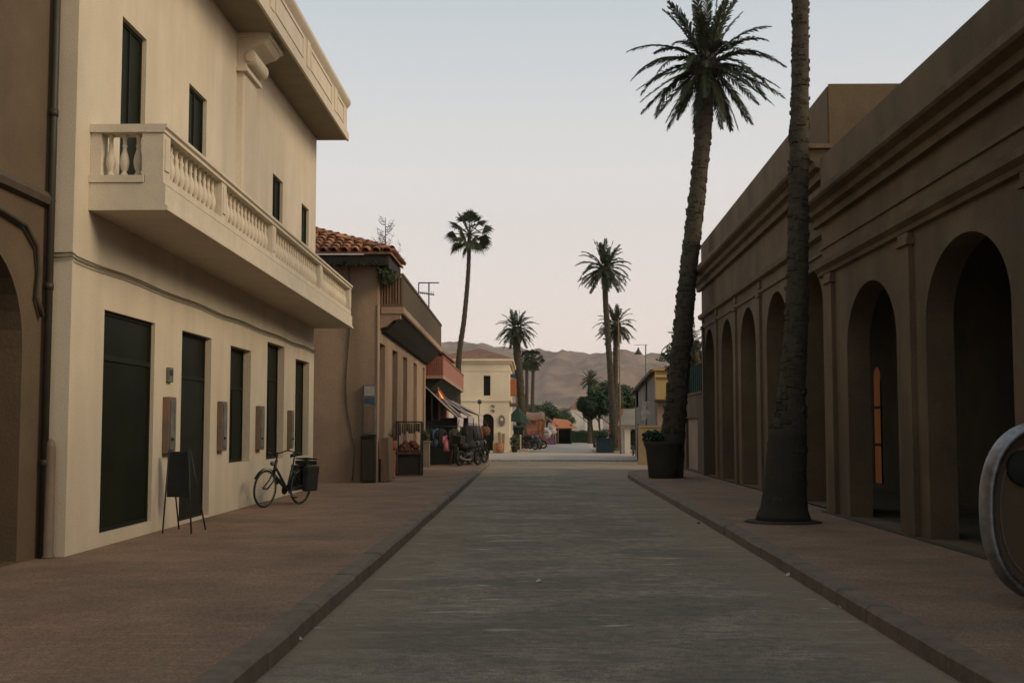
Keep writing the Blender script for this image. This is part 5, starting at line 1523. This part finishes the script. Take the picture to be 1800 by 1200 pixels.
# white pennants hung on it
q = atx(1132, 725, XG - .2)
b = B(); vs = []
q.y -= 3; q.x = at(1133, 725, q.y).x; q.z = at(1133, 725, q.y).z
for j, (w0_, w1_) in enumerate(((.05, .12), (.12, .10), (.10, .05), (.14, .22), (.18, .30), (.10, .12), (.16, .02))):
    vs += [(q.x - w0_, q.y, q.z + .5 - .14 * j), (q.x + w1_, q.y + .05 * (j % 2), q.z + .48 - .14 * j)]
b.add(vs, [(2 * j, 2 * j + 1, 2 * j + 3, 2 * j + 2) for j in range(6)])
b.tube([(q.x - .1, q.y, q.z + .5), (XG, q.y, q.z + .55)], .015, 5)
mesh_thing(b, 'white_banner', 'white', q, 'ragged white banner hanging on the grey house wall', 'banner')
# yellow building
YY = pn.y - .6
y0_ = at(1153, 651, YY); y1_ = at(1215, 651, YY)
t = thing('yellow_building', (y0_.x, YY, 0), 'yellow upper floor of a house just left of the big leaning trunk', 'building')
zc_ = at(1160, 745, YY).z; zm = at(1160, 702, YY).z; zt_ = y0_.z
b = B(); b.box(y0_.x, y1_.x, YY, YY + .3, zm, zt_); b.box(y0_.x, y0_.x + .25, YY + .301, YY + .59, zm, zt_); b.build('upper_wall', 'yellow', t)
b = B(); b.box(y0_.x - .06, y1_.x, YY - .12, YY - .002, zt_ - .32, zt_ - .2); b.box(y0_.x - .1, y1_.x, YY - .18, YY + .5, zt_ + .001, zt_ + .1); b.build('cornice', 'yellow', t)
b = B(); b.box(y0_.x - .05, y1_.x, YY - .35, YY + .2, zm - .12, zm - .002); b.build('ledge', 'darkwood', t)
b = B(); b.prism(rect_loop(y0_.x + .05, y1_.x, 0, zm - .121), [rect_loop(y0_.x + .55, y0_.x + .75, 1.6, 2.9)], mapY, YY, YY + .3); b.build('lower_wall', 'pinkwall', t)
B().box(y0_.x + .551, y0_.x + .749, YY + .12, YY + .16, 1.61, 2.89).build('window', 'door', t)
# low yellow wall with gate
YW = 52
a0 = at(1122, 751, YW); a1 = at(1200, 751, YW)
b = B(); b.box(a0.x, a1.x, YW, YW + .2, 0, a0.z); b.box(a0.x - .03, a1.x, YW - .04, YW + .24, a0.z + .001, a0.z + .09)
mesh_thing(b, 'yellow_wall', 'ochre', (a0.x, YW, 0), 'low ochre wall between the sign post and the dark planter', 'wall')
# white gate pier with lintel and green doorway
YV = 74
g0 = at(1090, 746, YV); g1 = at(1128, 746, YV)
t = thing('white_gateway', (g0.x, YV, 0), 'white gateway with a leafy green opening right of the tallest distant palm', 'gateway')
xa, xb, xc, xd = at(1091, 760, YV).x, at(1098, 760, YV).x, at(1108, 760, YV).x, at(1126, 760, YV).x
b = B(); b.box(xa, xb - .03, YV + .3, YV + .7, 0, g0.z - .1); b.box(xb, xc, YV, YV + .5, 0, g0.z - .25); b.build('pier', 'white', t)
b = B(); b.box(xb - .05, xd, YV - .05, YV + .55, g0.z - .249, g0.z - .05); b.build('lintel', 'white', t)
b = B(); b.box(xd, xd + .3, YV, YV + .5, 0, g0.z - .25); b.build('far_pier', 'concrete', t)
b = B(); vs = [(xa - .2, YV - .3, g0.z + .0), (xd + 1.2, YV - .3, g0.z + .0), (xd + 1.2, YV + 1.4, g0.z + 1.0), (xa + .4, YV + 1.4, g0.z + 1.0)]
vs += [(x, y, z - .1) for x, y, z in vs]
b.add(vs, [(0, 1, 2, 3), (7, 6, 5, 4), (0, 4, 5, 1), (1, 5, 6, 2), (2, 6, 7, 3), (3, 7, 4, 0)]); b.build('roof', 'greywall', t)
b = B(); leafball(b, Vector(((xc + xd) / 2, YV + .9, .95)), .55, .3, 1.0, 700, .1, rnd)
mesh_thing(b, 'climbing_plant', 'leaf2', ((xc + xd) / 2, YV + .9, 0), 'green climber filling the opening of the white gateway', 'plant')
# wall behind gateway (orange block by the pole)
q0 = at(1094, 718, 82); q1 = at(1101, 740, 82)
b = B(); b.box(q0.x, at(1130, 720, 82).x, 82, 84, 0, q0.z); mesh_thing(b, 'stone_outbuilding', 'greywall', (q0.x, 82, 0), 'low brown outbuilding behind the white gateway', 'building')
b = B(); b.box(q0.x, q1.x, 81.9, 81.99, q1.z, q0.z); mesh_thing(b, 'orange_shutter', 'orange', (q0.x, 81.9, q1.z), 'small orange shutter behind the thin pole', 'shutter')
# thin pole
pb_ = Vector((at(1091, 795, 73).x, 73, 0)); pt_ = at(1083, 520, 73)
pt_ = at(1087, 560, 73)
mesh_thing(B().tube([pb_, at(1090, 700, 73), pt_], [.06, .05, .035], 8), 'utility_pole', 'wood', pb_, 'slim pale wooden pole right of the tallest distant palm', 'pole')
# street lamp with arm
YL = 60
ps = Vector((at(1124, 780, YL).x + .35, YL, 0)); hd = at(1122, 619, YL)
t = thing('street_lamp', ps, 'black conical street lamp hanging from a thin arm against the hills', 'street lamp')
B().tube([ps, Vector((ps.x, YL, at(1122, 606, YL).z))], .03, 6).build('post', 'greymetal', t)
z_ = at(1122, 606, YL).z; B().tube([(at(1115, 606, YL).x, YL, z_ + .0), (ps.x + .1, YL, z_)], .012, 5).build('arm', 'greymetal', t)
B().lathe((hd.x, YL, hd.z - .1), [(.20, 0), (.19, .03), (.07, .2), (.025, .34)], 12).build('lamp_shade', 'iron', t)
# sign post with coloured boards
YS = 44.5
pz_ = Vector((at(1122, 808, YS).x, YS, 0)); pz_ = gnd(1122, 808, 0); 
YS = pz_.y
t = thing('sign_post', pz_, 'dark sign post with small red and yellow boards at the crossing', 'sign post')
B().tube([pz_, Vector((pz_.x, YS, at(1122, 745, YS).z))], .055, 8).build('post', 'iron', t)
for (u0, u1, v0, v1, mc) in ((1123, 1129, 748, 756, 'yellow'), (1123, 1129, 757, 766, 'redcloth'), (1124, 1128, 767, 777, 'orange')):
    a_ = at(u0, v0, YS); c_ = at(u1, v1, YS)
    B().box(a_.x, c_.x, YS - .08, YS - .06, c_.z, a_.z).build('sign_board', mc, t)
t = mesh_thing(B().tube([gnd(1113, 800, 0), gnd(1113, 800, 0) + Vector((0, 0, .55))], .05, 8), 'bollard', 'iron', gnd(1113, 800, 0), 'short black bollard left of the sign post', 'bollard')

# blue planter of the tallest distant palm
pc = gnd(1063, 797, .0)
YB = 76.2; x0 = at(1049, 797, YB).x; x1 = at(1079, 797, YB).x
t = thing('blue_planter', ((x0 + x1) / 2, YB, 0), 'dark blue box planter with shrubs at the foot of the distant palms', 'planter')
b = B(); b.box(x0, x1, YB, YB + 1.2, 0, .85); b.box(x0 - .04, x1 + .04, YB - .04, YB + 1.24, .851, .93); b.build('box', 'blueplanter', t)
b = B(); leafball(b, Vector(((x0 + x1) / 2 - .1, YB + .6, 1.15)), .5, .45, .38, 500, .08, rnd); b.build('shrub', 'leaf', t)
b = B(); leafball(b, Vector((x1 - .28, YB + .3, 1.35)), .14, .12, .25, 60, .06, rnd); b.build('flowers', 'redcloth', t)

# dark tapered planter of the big palm
t = thing('dark_planter', (at(1168, 836, 34.7).x, 34.7, SW), 'big dark tapered planter with a bushy shrub at the foot of the leaning palm', 'planter')
pc = Vector((at(1168, 836, 34.6).x, 34.95, SW))
h_ = at(1160, 776, 34.6).z - SW
b = B(); n = 20
b.lathe(pc, [(.40, 0), (.42, .03), (.45, .35), (.50, h_ * .8), (.56, h_ - .08), (.57, h_), (.50, h_), (.48, h_ - .05)], 24)
b.build('pot', 'planter', t)
b = B(); leafball(b, pc + Vector((-.28, 0, h_ + .12)), .34, .4, .22, 420, .07, rnd); b.build('shrub', 'leaf', t)

# ================================================================== RIGHT: low wall past the arcade
XA = 5.30
t = thing('low_wall', (XA, 37.3, 0), 'low brown wall with a closed panel door past the end of the arcade', 'wall')
p0 = atx(1206, 735, XA); p1 = atx(1226, 735, XA)
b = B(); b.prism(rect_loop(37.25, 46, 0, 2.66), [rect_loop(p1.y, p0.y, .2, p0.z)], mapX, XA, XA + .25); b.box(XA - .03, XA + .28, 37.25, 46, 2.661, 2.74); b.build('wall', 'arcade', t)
B().box(XA + .08, XA + .12, p1.y + .01, p0.y - .01, .21, p0.z - .01).build('panel_door', 'pinklight', t)
b = B(); b.box(XA + .02, XA + .08, 37.4, 43.6, 2.76, 3.62)
for k in range(14): b.box(XA - .01, XA + .019, 37.5 + k * .45, 37.53 + k * .45, 2.76, 3.62)
mesh_thing(b, 'green_hoarding', 'greencloth', (XA + .05, 37.4, 2.75), 'dark green screen standing on top of the low brown wall', 'screen')
q = atx(1203, 672, XA - .15)
t = thing('wall_lantern', q, 'small yellow lantern on the dark green screen', 'lantern')
B().lathe(q, [(.03, -.25), (.12, -.2), (.14, .05), (.05, .15)], 6).build('lantern', 'yellow', t); B().tube([q + Vector((0, 0, -.9)), q + Vector((0, 0, -.25))], .02, 5).build('stem', 'yellow', t)

# ================================================================== RIGHT: back arcade
AY0, AY1 = 21.15, 37.2
t6 = thing('rear_arcade', (XA, AY0, 0), 'brown arcade with five tall arches and high parapet, beyond the nearer arcade', 'building')
bays = []
for a, c, ap in ((1240, 1256, 584), (1269, 1289, 565), (1303, 1330, 540), (1349, 1386, 509), (1411, 1451, 466)):
    y1 = atx(a, 700, XA).y; y0 = atx(c, 700, XA).y
    zt_ = at((a + c) / 2, ap, (y0 + y1) / 2).z
    bays.append((y0, y1, zt_))
zap = sum(z for _, _, z in bays) / 5
holes = [arch_loop(y0, y1, SW + .03, zap - min((y1 - y0) / 2, .95), min((y1 - y0) / 2, .95)) for y0, y1, _ in bays]
ZP0, ZP1 = 7.70, 7.28       # parapet top near / far
b = B(); b.prism([(AY0, 0), (AY1, 0), (AY1, ZP1), (AY0, ZP0)], holes, mapX, XA, XA + .55)
b.box(XA + .551, XA + 9, AY1 - .4, AY1, 0, ZP1); b.box(XA + .551, XA + 9, AY0, AY0 + .4, 5.0, ZP0); b.box(XA + 3.101, XA + 9, AY0, AY0 + .4, 0, 4.999)
b.box(XA + .551, XA + 9, AY0 + .401, AY1 - .401, 6.3, 6.5)
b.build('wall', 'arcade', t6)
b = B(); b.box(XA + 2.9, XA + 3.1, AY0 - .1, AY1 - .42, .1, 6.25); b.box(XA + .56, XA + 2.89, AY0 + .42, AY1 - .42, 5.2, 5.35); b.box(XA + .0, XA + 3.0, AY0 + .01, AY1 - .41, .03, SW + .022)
b.build('arcade_interior', 'arcadein', t6)
def cornice(b, X, y0, y1, z0, z1, proj, slope=0):
    h = z1 - z0
    p = [(X + .02, z0), (X - proj * .25, z0 + h * .02), (X - proj * .30, z0 + h * .28), (X - proj * .55, z0 + h * .36), (X - proj * .62, z0 + h * .55), (X - proj * .92, z0 + h * .66), (X - proj, z0 + h * .74), (X - proj, z1 - .02), (X - proj + .03, z1), (X + .02, z1 + .03)]
    b.sweep_y([(x - .022 if i in (0, len(p) - 1) else x, z) for i, (x, z) in enumerate(p)], y0, y1, slope)
b = B(); cornice(b, XA, AY0 + .0, AY1 + .35, 6.06, 6.56, .42, -.014); b.build('cornice', 'arcadetrim', t6)
b = B()
b.sweep_y([(XA - .001, 5.02), (XA - .10, 5.06), (XA - .12, 5.16), (XA - .06, 5.20), (XA - .001, 5.22)], AY0, AY1 + .1, -.006)
b.sweep_y([(XA - .001, 4.72), (XA - .04, 4.74), (XA - .04, 4.79), (XA - .001, 4.80)], AY0, AY1 + .04, -.006)
b.build('string_course', 'arcadetrim', t6)
mids = [(bays[i][0] + bays[i + 1][1]) / 2 for i in range(4)] + [AY1 - .42]
for y in mids:
    b = B(); b.box(XA - .06, XA - .001, y - .13, y + .13, SW, 4.60); b.box(XA - .09, XA - .001, y - .17, y + .17, 4.601, 4.70); b.box(XA - .05, XA - .0015, y - .13, y + .13, 4.81, 4.96)
    b.box(XA - .085, XA - .001, y - .16, y + .16, SW - .002, SW + .28) if False else None
    b.build('pilaster', 'arcade', t6)
# lit end wall block above the nearer arcade
B().box(XA + .02, XA + 9, AY0 - .022, AY0 - .002, 6.3, ZP0 + .04).build('end_wall', 'arcade', t6)
B().box(XA - .45, XA + 9, AY0 - .10, AY0 - .023, 6.56, 6.64).build('end_ledge', 'arcadetrim', t6)

# ================================================================== RIGHT: near arcade
XN = 5.12; NY0, NY1 = -8.0, 21.0
t7 = thing('near_arcade', (XN, NY1, 0), 'dark brown arcade with wide arches and heavy cornice at the right edge', 'building')
nb_ = []
for a, c in ((1489, 1576), (1628, 1780)):
    nb_.append((atx(c, 600, XN).y, atx(a, 600, XN).y))
nb_ += [(8.6, 11.3), (5.0, 7.5)]
hs = []
tops = [at(1532, 491, sum(nb_[0]) / 2).z, at(1712, 402, sum(nb_[1]) / 2).z]
for i, (y0, y1) in enumerate(nb_):
    top = 3.82 if i == 0 else 3.9
    hs.append(arch_loop(y0, y1, SW + .03, top - min(.95, (y1 - y0) / 2), min(.95, (y1 - y0) / 2), 22))
b = B(); b.prism(rect_loop(NY0, NY1, 0, 6.36), hs, mapX, XN, XN + .36)
b.box(XN + .361, XN + 9, NY1 - .4, NY1, 5.0, 6.36); b.box(XN + 3.201, XN + 9, NY1 - .4, NY1, 0, 4.999); b.box(XN + .361, XN + 9, NY0, NY1 - .401, 5.6, 5.8)
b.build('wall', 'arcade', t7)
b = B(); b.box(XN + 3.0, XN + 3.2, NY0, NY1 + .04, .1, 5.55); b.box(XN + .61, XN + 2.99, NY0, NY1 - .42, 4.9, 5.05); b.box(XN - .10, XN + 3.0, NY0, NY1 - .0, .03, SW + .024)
b.build('arcade_interior', 'arcadein', t7)
b = B(); cornice(b, XN, NY0, NY1 + .3, 5.12, 5.56, .38); b.build('cornice', 'arcadetrim', t7)
b = B()
b.sweep_y([(XN - .001, 4.22), (XN - .06, 4.24), (XN - .07, 4.30), (XN - .14, 4.36), (XN - .15, 4.45), (XN - .05, 4.50), (XN - .001, 4.51)], NY0, NY1 + .1)
b.sweep_y([(XN - .001, 4.70), (XN - .03, 4.71), (XN - .03, 4.76), (XN - .001, 4.77)], NY0, NY1 + .02)
b.build('string_course', 'arcadetrim', t7)
for y in (20.35, (nb_[0][0] + nb_[1][1]) / 2, (nb_[1][0] + nb_[2][1]) / 2, 8.05):
    b = B(); b.box(XN - .07, XN - .001, y - .20, y + .20, SW + .03, 4.05); b.box(XN - .11, XN - .001, y - .25, y + .25, 4.051, 4.13); b.box(XN - .085, XN - .0015, y - .22, y + .22, 4.131, 4.215)
    b.box(XN - .10, XN - .0018, y - .23, y + .23, SW + .028, SW + .42) if False else None
    b.build('pilaster', 'arcade', t7)
# warm lit slit window on the inner wall, seen through the first near arch
XI = XA + 2.9
py = atx(1543, 750, XA + 2.9)
ya = atx(1549, 700, XI).y; yb = atx(1537, 700, XI).y; zt_ = atx(1543, 645, XI).z; zb_ = max(.3, atx(1543, 855, XI).z)
par = t6 if py.y > NY1 else t7
b = B(); b.prism(arch_loop(ya, yb, zb_, zt_ - .3, .3, 8), [], mapX, XI - .012, XI - .003); wo = b.build('lit_window', 'glow', par); wo['label'] = 'tall narrow arched window glowing orange inside the arcade'
b = B()
for pyy in (716, 781): z_ = atx(1543, pyy, XI).z; b.box(XI - .03, XI - .013, ya - .02, yb + .02, z_ - .03, z_ + .03)
b.box(XI - .03, XI - .013, ya - .05, ya, zb_, zt_ - .3); b.box(XI - .03, XI - .013, yb, yb + .05, zb_, zt_ - .3)
b.build('window_bars', 'iron', wo)

# ================================================================== chrome hoop at the right edge
YH = 9.9
t = thing('chrome_hoop_stand', (at(1840, 1045, YH).x, YH, SW), 'big curved chrome hoop round a dark brown panel at the right edge', 'hoop stand')
cx = at(1842, 900, YH).x; ztop = at(1842, 736, YH).z; z0_ = SW + .03
zc_ = (ztop + z0_) / 2; rz_ = (ztop - z0_) / 2; rx_ = cx - at(1722, 900, YH).x
N = 56; outr = []; inr = []
def se(a, rx, rz): 
    c_, s_ = math.cos(a), math.sin(a); e = .86
    return (cx + rx * math.copysign(abs(c_) ** e, c_), zc_ + rz * math.copysign(abs(s_) ** e, s_))
pts = [Vector((se(2 * math.pi * k / N, rx_ - .06, rz_ - .06)[0], YH, se(2 * math.pi * k / N, rx_ - .06, rz_ - .06)[1])) for k in range(N)]
b = B(); vs = []; K = 10
for k in range(N):
    p = pts[k]; tn = (pts[(k + 1) % N] - pts[k - 1]).normalized(); o_ = tn.cross(Vector((0, 1, 0))).normalized()
    for j in range(K):
        a = 2 * math.pi * j / K; vs.append(p + o_ * (.05 * math.cos(a)) + Vector((0, 1, 0)) * (.12 * math.sin(a)))
b.add(vs, [(k * K + j, k * K + (j + 1) % K, ((k + 1) % N) * K + (j + 1) % K, ((k + 1) % N) * K + j) for k in range(N) for j in range(K)], True)
b.build('hoop', 'chrome', t)
b = B(); b.prism([se(2 * math.pi * k / N, rx_ - .11, rz_ - .11) for k in range(N)], [], mapY, YH + .0, YH + .07); b.build('panel', 'brownwall', t)
b = B(); b.prism([se(2 * math.pi * k / N, rx_ - .16, rz_ - .18) for k in range(N)], [[se(2 * math.pi * k / N, rx_ - .175, rz_ - .195) for k in range(N)]], mapY, YH - .012, YH - .001); b.build('bead', 'boxmetal', t)
hx = at(1800, 822, YH); b = B(); b.lathe((hx.x, YH - .05, hx.z), [(.13, 0), (.15, .02), (.15, .049)], 20, axis='y'); b.build('boss', 'tyre', t)


# ================================================================== litter
for (px, py, s, l, mm) in ((1387, 1011, .035, 'scrap of white paper by the right kerb, farther up', 'paper'), (1483, 1066, .04, 'scrap of white paper by the right kerb, nearer', 'paper'), (1228, 920, .03, 'dark leaf litter at the foot of the right kerb', 'bark'), (947, 1022, .03, 'tiny pale scrap in the middle of the road', 'paper'), (527, 1125, .02, 'tiny pale scrap at the foot of the left kerb', 'paper')):
    p = gnd(px, py, .0)
    b = B(); b.add([p + Vector((-s, -s, .0)), p + Vector((s, -s * .7, .012)), p + Vector((s * 1.2, s, .0)), p + Vector((0, s * .3, .035)), p + Vector((-s * .8, s, .01))], [(0, 1, 3), (1, 2, 3), (2, 4, 3), (4, 0, 3)])
    mesh_thing(b, 'litter', mm, p, l, 'litter', 'litter on the road')

# ================================================================== air
hz = B(); hz.box(-2600, 2600, -60, 1990, -1.0, 330)
ho = hz.build('haze', 'paper', kind='stuff')
hm = bpy.data.materials.new('haze_air'); hm.use_nodes = True; hn = hm.node_tree
hn.nodes.clear(); o_ = hn.nodes.new('ShaderNodeOutputMaterial'); pv = hn.nodes.new('ShaderNodeVolumePrincipled')
pv.inputs['Color'].default_value = (.9, .86, .83, 1); pv.inputs['Density'].default_value = .00017; pv.inputs['Anisotropy'].default_value = .2
hn.links.new(pv.outputs[0], o_.inputs['Volume'])
ho.data.materials.clear(); ho.data.materials.append(hm)
sc.cycles.volume_bounces = 0
